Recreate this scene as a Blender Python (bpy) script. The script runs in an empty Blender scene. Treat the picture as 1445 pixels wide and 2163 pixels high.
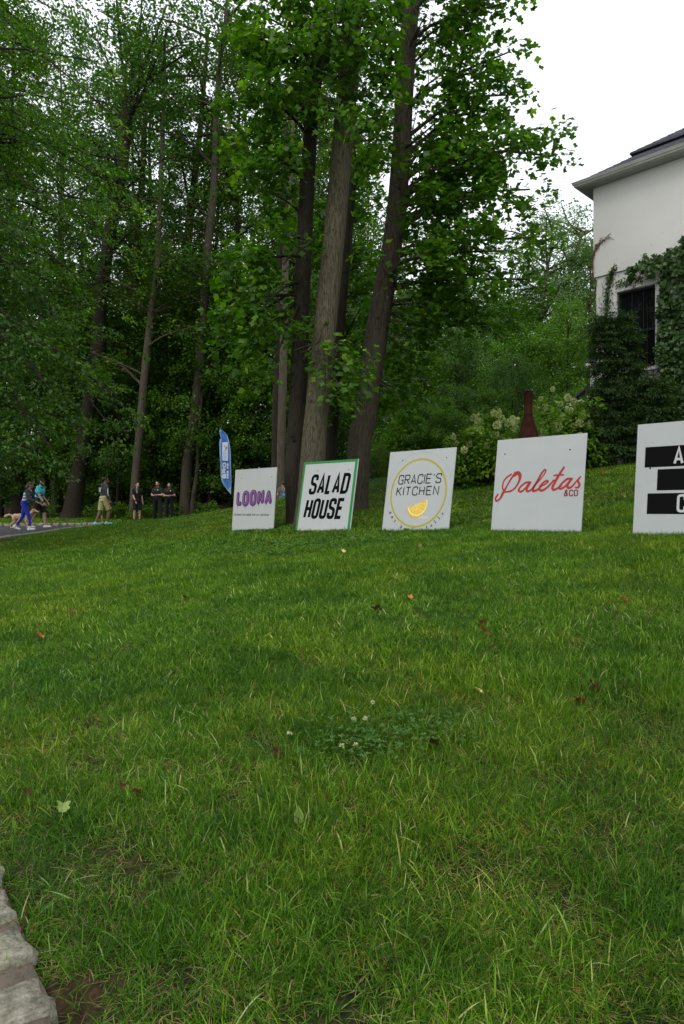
import bpy, math, random
import numpy as np
from mathutils import Vector, Matrix, Euler

R = math.radians
scene = bpy.context.scene
col = scene.collection

# ------------------------------------------------------------------ camera, light, exposure
CAM_H = 1.0
F = 1442.0 / 1445.0                      # focal length over picture width of 1445 units
cam_d = bpy.data.cameras.new("camera")
cam_d.sensor_fit = 'VERTICAL'
cam_d.sensor_height = 36.0
cam_d.lens = 24.0
cam_d.clip_start = 0.05
cam_d.clip_end = 2000
cam = bpy.data.objects.new("camera", cam_d)
cam.location = (0, 0, CAM_H)
cam.rotation_euler = (R(90), 0, 0)
col.objects.link(cam)
scene.camera = cam

SUN_EL, SUN_AZ = 58.0, 200.0             # degrees, azimuth from +Y towards +X
world = bpy.data.worlds.new("World")
scene.world = world
world.use_nodes = True
wn, wl = world.node_tree.nodes, world.node_tree.links
wn.clear()
sky = wn.new('ShaderNodeTexSky')
sky.sky_type = 'NISHITA'
sky.sun_disc = False
sky.sun_elevation = R(SUN_EL)
sky.sun_rotation = R(SUN_AZ)
sky.air_density = 1.0
sky.dust_density = 4.0
bg1 = wn.new('ShaderNodeBackground')
bg1.inputs[1].default_value = 0.06
bg2 = wn.new('ShaderNodeBackground')     # the even white cloud layer
bg2.inputs[0].default_value = (0.97, 0.985, 1.0, 1)
bg2.inputs[1].default_value = 0.92
addw = wn.new('ShaderNodeAddShader')
wo = wn.new('ShaderNodeOutputWorld')
wl.new(sky.outputs[0], bg1.inputs[0])
wl.new(bg1.outputs[0], addw.inputs[0])
wl.new(bg2.outputs[0], addw.inputs[1])
wl.new(addw.outputs[0], wo.inputs[0])

sun_d = bpy.data.lights.new("sun", 'SUN')
sun_d.energy = 0.55
sun_d.angle = R(30)
sun_d.color = (1.0, 0.97, 0.92)
sun = bpy.data.objects.new("sun", sun_d)
sun.rotation_euler = (R(90 - SUN_EL), 0, R(180 - SUN_AZ))
sun.location = (0, 0, 40)
col.objects.link(sun)

scene.view_settings.view_transform = 'Standard'
scene.view_settings.look = 'None'
scene.view_settings.exposure = 0.38
scene.view_settings.gamma = 1.0
scene.view_settings.use_curve_mapping = False
scene.render.engine = 'CYCLES'
scene.cycles.max_bounces = 6
scene.cycles.transparent_max_bounces = 6
scene.cycles.use_denoising = True


# ------------------------------------------------------------------ helpers
def P(x, y, Y):
    """the place seen at picture position x, y (0-1445, 0-2163) that is Y metres ahead"""
    return np.array([(x - 722.5) / 1442.0 * Y, Y, CAM_H + (1081.5 - y) / 1442.0 * Y])


_cp = [  # ground heights: x, y, z
    (0, 0, .0), (-2, -4, -.05), (3, -4, .1), (-.6, 1.3, .03), (0, 1.3, .05), (.8, 1.3, .06), (0, 4, .25), (-1.5, 4, .16),
    (2, 4, .33), (0, 6.5, .45), (2, 5.5, .5), (-3, 7, .2), (-3.6, 11, .34), (-5.5, 14, .3), (-9, 10, .0), (-5, 5, .02),
    (-2.12, 13.1, .64), (-1.25, 12.3, .69), (-.79, 11.45, .67), (0.1, 10.66, .71), (.59, 10.2, .72), (1.45, 9.4, .74),
    (1.9, 8.75, .75), (2.77, 7.92, .75), (3.11, 7.3, .76), (3.9, 6.5, .76),
    (-8.5, 17, .33), (-8.6, 20, .4), (-8.8, 24.6, .50), (-9.3, 26, .5), (-12, 26.6, .46), (-16, 27, .42), (-13, 22, .3),
    (-10.05, 21.6, .42), (-10.4, 23.4, .45), (-8.57, 24.6, .53), (-9.0, 30, .594), (-8.2, 30.5, .62), (-8.0, 31.5, .66), (-7.6, 33, .78), (-13, 33, .72),
    (-5.8, 30, .90), (-3.7, 22, .98), (-5.5, 22, .72), (-1.45, 17, 1.26), (.43, 16.5, 1.55), (.97, 18, 1.88), (2.35, 19, 2.02),
    (3.75, 17, 1.95), (5.2, 14.5, 1.9), (5.6, 13, 1.85), (6, 12, 1.8), (-.84, 12.8, .79), (.3, 14, 1.04), (-.3, 16, 1.3),
    (2.9, 12.4, 1.3), (4.2, 10, 1.2), (-2.1, 24, .98), (.8, 21, 1.6), (2, 25, 1.7), (-4, 30, .95), (6, 25, 2.0), (0, 40, 1.3),
    (10, 40, 1.8), (-15, 40, .9), (-30, 40, .8), (0, 60, 2.4), (-40, 60, 2.0), (40, 60, 3.0), (0, 100, 6), (-60, 100, 6), (60, 100, 6),
    (12, 8, 1.9), (8, 3, 1.0), (20, 14, 2.4), (40, 20, 2.5), (-15, 12, .0), (-25, 25, .3), (-60, 30, .6), (-40, 0, -.3), (40, -10, 1.5), (0, -15, -.1)]
_C = np.array(_cp, float)


def _U(r2):
    return 0.5 * r2 * np.log(r2 + 1e-9)


def _fit():
    n = len(_C)
    d2 = ((_C[:, None, :2] - _C[None, :, :2]) ** 2).sum(-1)
    K = _U(d2) + np.eye(n) * 0.35
    Q = np.c_[np.ones(n), _C[:, :2]]
    A = np.zeros((n + 3, n + 3))
    A[:n, :n] = K
    A[:n, n:] = Q
    A[n:, :n] = Q.T
    return np.linalg.solve(A, np.r_[_C[:, 2], 0, 0, 0])


_W = _fit()


def T(x, y):
    """ground height"""
    x = np.atleast_1d(np.asarray(x, float))
    y = np.atleast_1d(np.asarray(y, float))
    out = np.empty(len(x))
    for s in range(0, len(x), 20000):
        xs, ys = x[s:s + 20000], y[s:s + 20000]
        d2 = (xs[:, None] - _C[None, :, 0]) ** 2 + (ys[:, None] - _C[None, :, 1]) ** 2
        out[s:s + 20000] = _U(d2) @ _W[:-3] + _W[-3] + _W[-2] * xs + _W[-1] * ys
    return out


def Tz(x, y):
    return float(T(x, y)[0])


def ground_at(px, py):
    """where the line of sight through a picture position meets the ground"""
    d = np.array([(px - 722.5) / 1442.0, 1.0, (1081.5 - py) / 1442.0])
    ys = np.linspace(1.0, 40, 1600)
    h = T(d[0] * ys, ys)
    z = CAM_H + d[2] * ys
    k = np.argmax(z < h)
    return np.array([d[0] * ys[k], ys[k], h[k]])


def mesh(name, V, Fc, tint=None, uv=None, smooth=False):
    me = bpy.data.meshes.new(name)
    V = np.asarray(V, np.float32)
    if isinstance(Fc, np.ndarray):
        m, k = Fc.shape
        me.vertices.add(len(V))
        me.vertices.foreach_set('co', V.ravel())
        me.loops.add(m * k)
        me.loops.foreach_set('vertex_index', Fc.astype(np.int32).ravel())
        me.polygons.add(m)
        me.polygons.foreach_set('loop_start', np.arange(0, m * k, k, dtype=np.int32))
        me.update(calc_edges=True)
    else:
        me.from_pydata([tuple(map(float, v)) for v in V], [], Fc)
        me.update()
    if tint is not None:
        a = me.attributes.new('tint', 'FLOAT', 'POINT')
        a.data.foreach_set('value', np.asarray(tint, np.float32))
    if smooth:
        me.polygons.foreach_set('use_smooth', np.ones(len(me.polygons), bool))
    return me


def tag(o, label=None, cat=None, group=None, kind=None):
    if label: o['label'] = label
    if cat: o['category'] = cat
    if group: o['group'] = group
    if kind: o['kind'] = kind
    return o


def thing(name, label, cat, loc=(0, 0, 0), group=None, rot=0.0):
    o = bpy.data.objects.new(name, None)
    o.empty_display_size = 0.2
    o.location = tuple(map(float, loc))
    o.rotation_euler = (0, 0, rot)
    col.objects.link(o)
    return tag(o, label, cat, group)


def put(name, me, mat, parent=None, loc=(0, 0, 0), rot=None, kind=None):
    o = bpy.data.objects.new(name, me)
    if mat is not None:
        if isinstance(mat, (list, tuple)):
            if not len(me.materials):
                for m in mat: me.materials.append(m)
        elif not len(me.materials):
            me.materials.append(mat)
    o.location = tuple(map(float, loc))
    if rot is not None: o.rotation_euler = rot
    col.objects.link(o)
    if parent is not None: o.parent = parent
    if kind: o['kind'] = kind
    return o


def box(c, s, rz=0.0, bev=0.0):
    """vertices and faces of a box, centre c, full sizes s"""
    x, y, z = [k / 2 for k in s]
    V = np.array([(-x, -y, -z), (x, -y, -z), (x, y, -z), (-x, y, -z), (-x, -y, z), (x, -y, z), (x, y, z), (-x, y, z)])
    if rz:
        cs, sn = math.cos(rz), math.sin(rz)
        V = V @ np.array([[cs, sn, 0], [-sn, cs, 0], [0, 0, 1]])
    return V + np.array(c), [(0, 3, 2, 1), (4, 5, 6, 7), (0, 1, 5, 4), (1, 2, 6, 5), (2, 3, 7, 6), (3, 0, 4, 7)]


def join(parts):
    V, Fc, n = [], [], 0
    for v, f in parts:
        V.append(np.asarray(v, float))
        Fc += [tuple(int(i) + n for i in q) for q in f]
        n += len(v)
    return np.vstack(V), Fc


def smooth_line(pts, n):
    pts = np.asarray(pts, float)
    if len(pts) < 3:
        t = np.linspace(0, 1, n)[:, None]
        return pts[0] * (1 - t) + pts[-1] * t
    Q = np.vstack([2 * pts[0] - pts[1], pts, 2 * pts[-1] - pts[-2]])
    out = []
    for u in np.linspace(0, len(pts) - 1 - 1e-9, n):
        k = int(u)
        f = u - k
        p0, p1, p2, p3 = Q[k], Q[k + 1], Q[k + 2], Q[k + 3]
        out.append(0.5 * ((2 * p1) + (-p0 + p2) * f + (2 * p0 - 5 * p1 + 4 * p2 - p3) * f * f + (-p0 + 3 * p1 - 3 * p2 + p3) * f ** 3))
    return np.array(out)


def tube(pts, rad, seg=8, cap=True, rough=None):
    pts = np.asarray(pts, float)
    n = len(pts)
    rad = np.broadcast_to(np.asarray(rad, float), (n,)) if np.ndim(rad) else np.full(n, rad)
    tan = np.gradient(pts, axis=0)
    tan /= np.linalg.norm(tan, axis=1)[:, None] + 1e-12
    ref = np.array([0, 0, 1.0]) if abs(tan[0][2]) < .8 else np.array([1.0, 0, 0])
    a = np.cross(tan[0], ref)
    a /= np.linalg.norm(a)
    ang = np.arange(seg) * 2 * np.pi / seg
    V = np.empty((n, seg, 3))
    for i in range(n):
        a = a - tan[i] * (a @ tan[i])
        a /= np.linalg.norm(a) + 1e-12
        b = np.cross(tan[i], a)
        r = rad[i] * (1 if rough is None else rough[i])
        V[i] = pts[i] + (np.cos(ang)[:, None] * a + np.sin(ang)[:, None] * b) * (r if np.ndim(r) == 0 else r[:, None])
    k = np.arange(n - 1)[:, None] * seg
    j = np.arange(seg)[None, :]
    j2 = (j + 1) % seg
    Fq = np.stack([k + j, k + j2, k + seg + j2, k + seg + j], -1).reshape(-1, 4)
    return V.reshape(-1, 3), Fq


def tubes_mesh(name, tubes, mat_seg=None, smooth=True):
    V, Fc, n = [], [], 0
    for v, f in tubes:
        V.append(v)
        Fc.append(f + n)
        n += len(v)
    return mesh(name, np.vstack(V), np.vstack(Fc), smooth=smooth)


def lathe(prof, seg=24):
    prof = np.asarray(prof, float)
    ang = np.arange(seg) * 2 * np.pi / seg
    V = np.stack([prof[:, 0, None] * np.cos(ang), prof[:, 0, None] * np.sin(ang), np.repeat(prof[:, 1, None], seg, 1)], -1).reshape(-1, 3)
    n = len(prof)
    k = np.arange(n - 1)[:, None] * seg
    j = np.arange(seg)[None, :]
    j2 = (j + 1) % seg
    return V, np.stack([k + j, k + j2, k + seg + j2, k + seg + j], -1).reshape(-1, 4)


# ------------------------------------------------------------------ materials
def new_mat(name):
    m = bpy.data.materials.new(name)
    m.use_nodes = True
    nt = m.node_tree
    nt.nodes.clear()
    return m, nt.nodes, nt.links


def ramp(nodes, stops):
    r = nodes.new('ShaderNodeValToRGB')
    e = r.color_ramp.elements
    while len(e) > 1: e.remove(e[-1])
    e[0].position, e[0].color = stops[0][0], (*stops[0][1], 1)
    for p, c in stops[1:]:
        q = e.new(p)
        q.color = (*c, 1)
    return r


def mat_noise(name, c1, c2, scale=8.0, rough=.7, bump=.2, bscale=None, stretch=(1, 1, 1), spec=.3, metal=0.0, c3=None, detail=6, bdist=.01):
    m, N, L = new_mat(name)
    tc = N.new('ShaderNodeTexCoord')
    mp = N.new('ShaderNodeMapping')
    mp.inputs['Scale'].default_value = stretch
    L.new(tc.outputs['Object'], mp.inputs[0])
    n1 = N.new('ShaderNodeTexNoise')
    n1.inputs['Scale'].default_value = scale
    n1.inputs['Detail'].default_value = detail
    n1.inputs['Roughness'].default_value = .65
    L.new(mp.outputs[0], n1.inputs[0])
    st = [(.3, c1), (.7, c2)] if c3 is None else [(.3, c1), (.55, c2), (.75, c3)]
    r = ramp(N, st)
    L.new(n1.outputs[0], r.inputs[0])
    b = N.new('ShaderNodeBsdfPrincipled')
    b.inputs['Roughness'].default_value = rough
    b.inputs['Specular IOR Level'].default_value = spec
    b.inputs['Metallic'].default_value = metal
    L.new(r.outputs[0], b.inputs['Base Color'])
    if bump:
        n2 = N.new('ShaderNodeTexNoise')
        n2.inputs['Scale'].default_value = bscale or scale * 3
        n2.inputs['Detail'].default_value = 5
        L.new(mp.outputs[0], n2.inputs[0])
        bp = N.new('ShaderNodeBump')
        bp.inputs['Strength'].default_value = bump
        bp.inputs['Distance'].default_value = bdist
        L.new(n2.outputs[0], bp.inputs['Height'])
        L.new(bp.outputs[0], b.inputs['Normal'])
    o = N.new('ShaderNodeOutputMaterial')
    L.new(b.outputs[0], o.inputs[0])
    return m


def leaf_mat(name, stops, trans=.35, rough=.5, spec=.22, tcol=(1.5, 1.6, .5), world_noise=None):
    m, N, L = new_mat(name)
    at = N.new('ShaderNodeAttribute')
    at.attribute_name = 'tint'
    r = ramp(N, stops)
    L.new(at.outputs['Fac'], r.inputs[0])
    colr = r.outputs[0]
    if world_noise:
        g = N.new('ShaderNodeNewGeometry')
        for sc, tone, amt in world_noise:
            n1 = N.new('ShaderNodeTexNoise')
            n1.inputs['Scale'].default_value = sc
            n1.inputs['Detail'].default_value = 3
            L.new(g.outputs['Position'], n1.inputs[0])
            mr = N.new('ShaderNodeMapRange')
            mr.inputs['From Min'].default_value = .42
            mr.inputs['From Max'].default_value = .62
            mr.inputs['To Max'].default_value = amt
            L.new(n1.outputs[0], mr.inputs[0])
            mx = N.new('ShaderNodeMix')
            mx.data_type = 'RGBA'
            mx.blend_type = 'MULTIPLY'
            L.new(mr.outputs[0], mx.inputs[0])
            L.new(colr, mx.inputs[6])
            mx.inputs[7].default_value = (*tone, 1)
            mx.clamp_result = False
            colr = mx.outputs[2]
    b = N.new('ShaderNodeBsdfPrincipled')
    b.inputs['Roughness'].default_value = rough
    b.inputs['Specular IOR Level'].default_value = spec
    L.new(colr, b.inputs['Base Color'])
    tm = N.new('ShaderNodeMix')
    tm.data_type = 'RGBA'
    tm.blend_type = 'MULTIPLY'
    tm.inputs[0].default_value = 1
    L.new(colr, tm.inputs[6])
    tm.inputs[7].default_value = (*tcol, 1)
    tr = N.new('ShaderNodeBsdfTranslucent')
    L.new(tm.outputs[2], tr.inputs[0])
    ms = N.new('ShaderNodeMixShader')
    ms.inputs[0].default_value = trans
    L.new(b.outputs[0], ms.inputs[1])
    L.new(tr.outputs[0], ms.inputs[2])
    o = N.new('ShaderNodeOutputMaterial')
    L.new(ms.outputs[0], o.inputs[0])
    return m


def plain(name, c, rough=.6, spec=.3, metal=0.0, var=.12, scale=30):
    c2 = tuple(max(0, k * (1 - var)) for k in c)
    c1 = tuple(min(1, k * (1 + var)) for k in c)
    return mat_noise(name, c2, c1, scale=scale, rough=rough, spec=spec, metal=metal, bump=.05)


def bark_mat(name, c1, c2, moss, scale=1.0):
    m, N, L = new_mat(name)
    tc = N.new('ShaderNodeTexCoord')
    mp = N.new('ShaderNodeMapping')
    mp.inputs['Scale'].default_value = (48 * scale, 48 * scale, 4.5 * scale)
    L.new(tc.outputs['Object'], mp.inputs[0])
    n1 = N.new('ShaderNodeTexNoise')
    n1.inputs['Scale'].default_value = 1.0
    n1.inputs['Detail'].default_value = 7
    n1.inputs['Roughness'].default_value = .7
    n1.inputs['Distortion'].default_value = .4
    L.new(mp.outputs[0], n1.inputs[0])
    r = ramp(N, [(.36, c1), (.62, c2)])
    L.new(n1.outputs[0], r.inputs[0])
    n3 = N.new('ShaderNodeTexNoise')
    n3.inputs['Scale'].default_value = 1.7
    n3.inputs['Detail'].default_value = 4
    L.new(tc.outputs['Object'], n3.inputs[0])
    mr = N.new('ShaderNodeMapRange')
    mr.inputs['From Min'].default_value = .45
    mr.inputs['From Max'].default_value = .68
    mr.inputs['To Max'].default_value = .55
    L.new(n3.outputs[0], mr.inputs[0])
    mx = N.new('ShaderNodeMix')
    mx.data_type = 'RGBA'
    L.new(mr.outputs[0], mx.inputs[0])
    L.new(r.outputs[0], mx.inputs[6])
    mx.inputs[7].default_value = (*moss, 1)
    b = N.new('ShaderNodeBsdfPrincipled')
    b.inputs['Roughness'].default_value = .9
    b.inputs['Specular IOR Level'].default_value = .15
    L.new(mx.outputs[2], b.inputs['Base Color'])
    bp = N.new('ShaderNodeBump')
    bp.inputs['Strength'].default_value = 1.0
    bp.inputs['Distance'].default_value = .022
    L.new(n1.outputs[0], bp.inputs['Height'])
    L.new(bp.outputs[0], b.inputs['Normal'])
    o = N.new('ShaderNodeOutputMaterial')
    L.new(b.outputs[0], o.inputs[0])
    return m


M = {}
M['grass'] = leaf_mat('grass', [(0, (.012, .048, .002)), (.28, (.058, .165, .003)), (.50, (.120, .270, .006)), (.64, (.22, .37, .04)), (.76, (.38, .47, .20)), (.79, (.22, .17, .05)), (.90, (.50, .40, .20)), (1, (.34, .17, .06))],
                      trans=.26, rough=.45, spec=.16, tcol=(1.2, 1.5, .3),
                      world_noise=[(.45, (1.30, 1.06, .8), .9), (1.9, (.52, .68, .60), .95), (.2, (1.15, 1.05, 1.0), .6), (5.5, (1.35, 1.18, 1.2), .7)])
M['tulip_leaf'] = leaf_mat('tulip_leaf', [(0, (0.027, 0.072, 0.007)), (.6, (0.049, 0.124, 0.009)), (.85, (0.097, 0.206, 0.013)), (1, (0.173, 0.278, 0.022))], trans=.42, rough=.42, spec=.28, tcol=(1.7, 2.0, .4))
M['forest_leaf'] = leaf_mat('forest_leaf', [(0, (0.023, 0.062, 0.012)), (.6, (0.041, 0.099, 0.015)), (1, (0.112, 0.216, 0.032))], trans=.38, rough=.5, tcol=(1.5, 1.8, .7))
M['forest_leaf_b'] = leaf_mat('forest_leaf_b', [(0, (0.024, 0.059, 0.007)), (.6, (0.047, 0.103, 0.009)), (1, (0.133, 0.227, 0.019))], trans=.4, rough=.5, tcol=(1.6, 1.8, .6))
M['beech_leaf'] = leaf_mat('beech_leaf', [(0, (0.023, 0.065, 0.007)), (.55, (0.044, 0.110, 0.007)), (.8, (0.092, 0.194, 0.013)), (1, (0.173, 0.299, 0.020))], trans=.42, rough=.45, tcol=(1.6, 1.9, .4))
M['shrub_leaf'] = leaf_mat('shrub_leaf', [(0, (0.039, 0.108, 0.010)), (.6, (0.076, 0.175, 0.014)), (1, (0.153, 0.268, 0.022))], trans=.35, rough=.45)
M['bright_leaf'] = leaf_mat('bright_leaf', [(0, (0.061, 0.144, 0.011)), (.6, (0.112, 0.227, 0.016)), (1, (0.194, 0.309, 0.025))], trans=.35, rough=.42)
M['box_leaf'] = leaf_mat('box_leaf', [(0, (.035, .09, .012)), (.6, (.085, .17, .016)), (1, (.20, .30, .03))], trans=.25)
M['hemlock_leaf'] = leaf_mat('hemlock_leaf', [(0, (0.018, 0.046, 0.010)), (.7, (0.031, 0.072, 0.013)), (1, (0.071, 0.124, 0.019))], trans=.2, rough=.55)
M['ivy_leaf'] = leaf_mat('ivy_leaf', [(0, (0.020, 0.057, 0.009)), (.6, (0.036, 0.088, 0.011)), (.93, (0.071, 0.154, 0.014)), (1, (0.163, 0.206, 0.029))], trans=.25, rough=.4, spec=.4)
M['clover_leaf'] = leaf_mat('clover_leaf', [(0, (.035, .10, .014)), (1, (.09, .19, .04))], trans=.25, rough=.5)
M['petal'] = leaf_mat('petal', [(0, (.32, .42, .13)), (.5, (.50, .56, .25)), (1, (.66, .68, .42))], trans=.3, rough=.6, tcol=(1.1, 1.1, .9))
M['petal_pink'] = leaf_mat('petal_pink', [(0, (.55, .30, .42)), (1, (.75, .55, .62))], trans=.3, rough=.6, tcol=(1.1, 1, 1))
M['bark_grey'] = bark_mat('bark_grey', (.022, .019, .012), (.125, .110, .070), (.070, .072, .038))
M['bark_brown'] = bark_mat('bark_brown', (.012, .010, .007), (.046, .040, .028), (.038, .038, .024))
M['bark_dark'] = bark_mat('bark_dark', (.010, .008, .005), (.036, .028, .019), (.028, .026, .016))
M['bark_far'] = bark_mat('bark_far', (.028, .023, .016), (.078, .066, .048), (.055, .056, .036), .6)
M['bark_tan'] = bark_mat('bark_tan', (.045, .036, .024), (.115, .098, .072), (.085, .082, .052), .8)
M['asphalt'] = mat_noise('asphalt', (.035, .036, .040), (.062, .063, .068), scale=40, rough=.85, bump=.5, bscale=180)
M['mortar'] = mat_noise('mortar', (.085, .065, .048), (.155, .125, .095), scale=12, rough=.9, bump=.5, bscale=60, c3=(.22, .125, .075))
M['granite'] = mat_noise('granite', (.07, .068, .045), (.27, .255, .19), scale=30, rough=.85, bump=.9, bscale=70, c3=(.46, .43, .36), detail=9, bdist=.012)
M['board'] = mat_noise('board', (.385, .41, .40), (.42, .44, .43), scale=2.5, rough=.45, bump=.03, spec=.4)
M['board_edge'] = plain('board_edge', (.75, .76, .75), rough=.6)
M['stake'] = mat_noise('stake', (.30, .20, .11), (.45, .32, .18), scale=10, stretch=(6, 6, 1), rough=.8)
M['ink_black'] = plain('ink_black', (.006, .006, .0065), rough=.9, var=.05, spec=.04)
M['ink_white'] = plain('ink_white', (.46, .48, .47), rough=.5, var=.02)
M['ink_green'] = plain('ink_green', (.018, .20, .040), rough=.5, var=.04)
M['ink_red'] = plain('ink_red', (.36, .022, .018), rough=.5, var=.04)
M['ink_maroon'] = plain('ink_maroon', (.20, .02, .03), rough=.5, var=.04)
M['ink_yellow'] = plain('ink_yellow', (.38, .34, .030), rough=.5, var=.04)
M['ink_grey'] = plain('ink_grey', (.30, .30, .29), rough=.5, var=.04)
M['ink_pale'] = plain('ink_pale', (.50, .51, .50), rough=.5, var=.04)
M['ink_purple'] = plain('ink_purple', (.13, .035, .17), rough=.5, var=.05)
M['ink_plum'] = plain('ink_plum', (.045, .012, .055), rough=.5, var=.05)
M['ink_lilac'] = plain('ink_lilac', (.28, .14, .31), rough=.5, var=.05)
M['ink_pulp'] = mat_noise('ink_pulp', (.72, .38, .02), (.80, .60, .06), scale=30, rough=.5, bump=0)
M['ink_pith'] = plain('ink_pith', (.74, .70, .36), rough=.5, var=.05)
M['ink_rind'] = plain('ink_rind', (.66, .40, .03), rough=.5, var=.1)
M['rust'] = mat_noise('rust', (.016, .0065, .0045), (.036, .0125, .0075), scale=7, rough=.9, bump=.2, c3=(.052, .020, .011), spec=.06)
M['shingle'] = mat_noise('shingle', (.035, .038, .05), (.10, .105, .13), scale=14, rough=.9, bump=.6, bscale=80)
M['trim'] = mat_noise('trim', (.42, .44, .41), (.52, .54, .51), scale=5, rough=.5, bump=.03)
M['gutter'] = mat_noise('gutter', (.34, .35, .31), (.44, .45, .41), scale=3, rough=.45, bump=.03)
M['soffit'] = mat_noise('soffit', (.32, .33, .31), (.38, .39, .37), scale=3, rough=.7, bump=.03)
M['white_trim'] = plain('white_trim', (.72, .73, .73), rough=.5, var=.03)
M['win_frame'] = plain('win_frame', (.012, .014, .017), rough=.4, var=.1)

M['haze_pale_leaf'] = leaf_mat('haze_pale_leaf', [(0, (.060, .120, .040)), (.6, (.105, .185, .065)), (1, (.18, .28, .11))], trans=.4, rough=.55, tcol=(1.4, 1.6, .8))  # far foliage, leaf colour lightened to stand in for distance haze

def stucco_mat():
    m, N, L = new_mat('stucco')
    g = N.new('ShaderNodeNewGeometry')
    n1 = N.new('ShaderNodeTexNoise')
    n1.inputs['Scale'].default_value = .7
    n1.inputs['Detail'].default_value = 4
    L.new(g.outputs['Position'], n1.inputs[0])
    r = ramp(N, [(.3, (.60, .60, .565)), (.7, (.67, .67, .635))])
    L.new(n1.outputs[0], r.inputs[0])
    # vine feet and mildew: small dark flecks, thicker lower on the wall
    n2 = N.new('ShaderNodeTexNoise')
    n2.inputs['Scale'].default_value = 17
    n2.inputs['Detail'].default_value = 7
    n2.inputs['Roughness'].default_value = .75
    mp = N.new('ShaderNodeMapping')
    mp.inputs['Scale'].default_value = (1.6, 1.6, .8)
    L.new(g.outputs['Position'], mp.inputs[0])
    L.new(mp.outputs[0], n2.inputs[0])
    sx = N.new('ShaderNodeSeparateXYZ')
    L.new(g.outputs['Position'], sx.inputs[0])
    h = N.new('ShaderNodeMapRange')
    h.inputs['From Min'].default_value = 8.2
    h.inputs['From Max'].default_value = 5.6
    h.inputs['To Min'].default_value = .70
    h.inputs['To Max'].default_value = .545
    L.new(sx.outputs['Z'], h.inputs[0])
    gt = N.new('ShaderNodeMath')
    gt.operation = 'SUBTRACT'
    L.new(n2.outputs[0], gt.inputs[0])
    L.new(h.outputs[0], gt.inputs[1])
    ml = N.new('ShaderNodeMath')
    ml.operation = 'MULTIPLY'
    ml.use_clamp = True
    ml.inputs[1].default_value = 18
    L.new(gt.outputs[0], ml.inputs[0])
    mx = N.new('ShaderNodeMix')
    mx.data_type = 'RGBA'
    L.new(ml.outputs[0], mx.inputs[0])
    L.new(r.outputs[0], mx.inputs[6])
    mx.inputs[7].default_value = (.14, .13, .10, 1)
    b = N.new('ShaderNodeBsdfPrincipled')
    b.inputs['Roughness'].default_value = .9
    b.inputs['Specular IOR Level'].default_value = .15
    L.new(mx.outputs[2], b.inputs['Base Color'])
    n3 = N.new('ShaderNodeTexNoise')
    n3.inputs['Scale'].default_value = 90
    n3.inputs['Detail'].default_value = 4
    L.new(g.outputs['Position'], n3.inputs[0])
    bp = N.new('ShaderNodeBump')
    bp.inputs['Strength'].default_value = .4
    bp.inputs['Distance'].default_value = .006
    L.new(n3.outputs[0], bp.inputs['Height'])
    L.new(bp.outputs[0], b.inputs['Normal'])
    o = N.new('ShaderNodeOutputMaterial')
    L.new(b.outputs[0], o.inputs[0])
    return m


M['stucco'] = stucco_mat()


def glass_mat():
    m, N, L = new_mat('window_glass')
    b = N.new('ShaderNodeBsdfPrincipled')
    b.inputs['Base Color'].default_value = (.006, .008, .009, 1)
    b.inputs['Roughness'].default_value = .06
    b.inputs['Specular IOR Level'].default_value = .35
    o = N.new('ShaderNodeOutputMaterial')
    L.new(b.outputs[0], o.inputs[0])
    return m


M['glass'] = glass_mat()


def ground_mat():
    m, N, L = new_mat('soil_and_thatch')
    g = N.new('ShaderNodeNewGeometry')
    at = N.new('ShaderNodeAttribute')
    at.attribute_name = 'tint'
    n1 = N.new('ShaderNodeTexNoise')
    n1.inputs['Scale'].default_value = 28
    n1.inputs['Detail'].default_value = 8
    n1.inputs['Roughness'].default_value = .7
    L.new(g.outputs['Position'], n1.inputs[0])
    r1 = ramp(N, [(.3, (.014, .013, .006)), (.5, (.028, .032, .010)), (.7, (.075, .062, .026))])
    r2 = ramp(N, [(.3, (.022, .014, .009)), (.55, (.060, .036, .020)), (.75, (.13, .075, .04))])
    L.new(n1.outputs[0], r1.inputs[0])
    L.new(n1.outputs[0], r2.inputs[0])
    mx = N.new('ShaderNodeMix')
    mx.data_type = 'RGBA'
    L.new(at.outputs['Fac'], mx.inputs[0])
    L.new(r1.outputs[0], mx.inputs[6])
    L.new(r2.outputs[0], mx.inputs[7])
    b = N.new('ShaderNodeBsdfPrincipled')
    b.inputs['Roughness'].default_value = .95
    b.inputs['Specular IOR Level'].default_value = .1
    L.new(mx.outputs[2], b.inputs['Base Color'])
    bp = N.new('ShaderNodeBump')
    bp.inputs['Strength'].default_value = .8
    bp.inputs['Distance'].default_value = .02
    L.new(n1.outputs[0], bp.inputs['Height'])
    L.new(bp.outputs[0], b.inputs['Normal'])
    o = N.new('ShaderNodeOutputMaterial')
    L.new(b.outputs[0], o.inputs[0])
    return m


M['ground'] = ground_mat()

# ------------------------------------------------------------------ drive outline
EDGE = smooth_line([(.75, -3), (.1, -.6), (-.27, .75), (-.55, 1.28), (-.89, 1.76), (-1.62, 2.75), (-3.0, 5.0), (-5.6, 9.0), (-7.6, 13.2), (-8.55, 17),
                    (-8.75, 20.5), (-8.72, 24), (-9.0, 25.6), (-9.9, 26.4), (-12, 26.75), (-16, 27.1), (-24, 27.4)], 420)
INNER = smooth_line([(-4.2, -3), (-4.6, 0), (-6, 4), (-9, 9), (-12, 14), (-13.4, 18), (-13.8, 20), (-15, 21.6), (-18, 22.2), (-24, 22.3)], 420)


def resample(L_, step=None, n=None):
    d = np.r_[0, np.cumsum(np.linalg.norm(np.diff(L_, axis=0), axis=1))]
    s = np.arange(0, d[-1], step) if n is None else np.linspace(0, d[-1], n)
    return np.c_[np.interp(s, d, L_[:, 0]), np.interp(s, d, L_[:, 1])]


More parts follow.
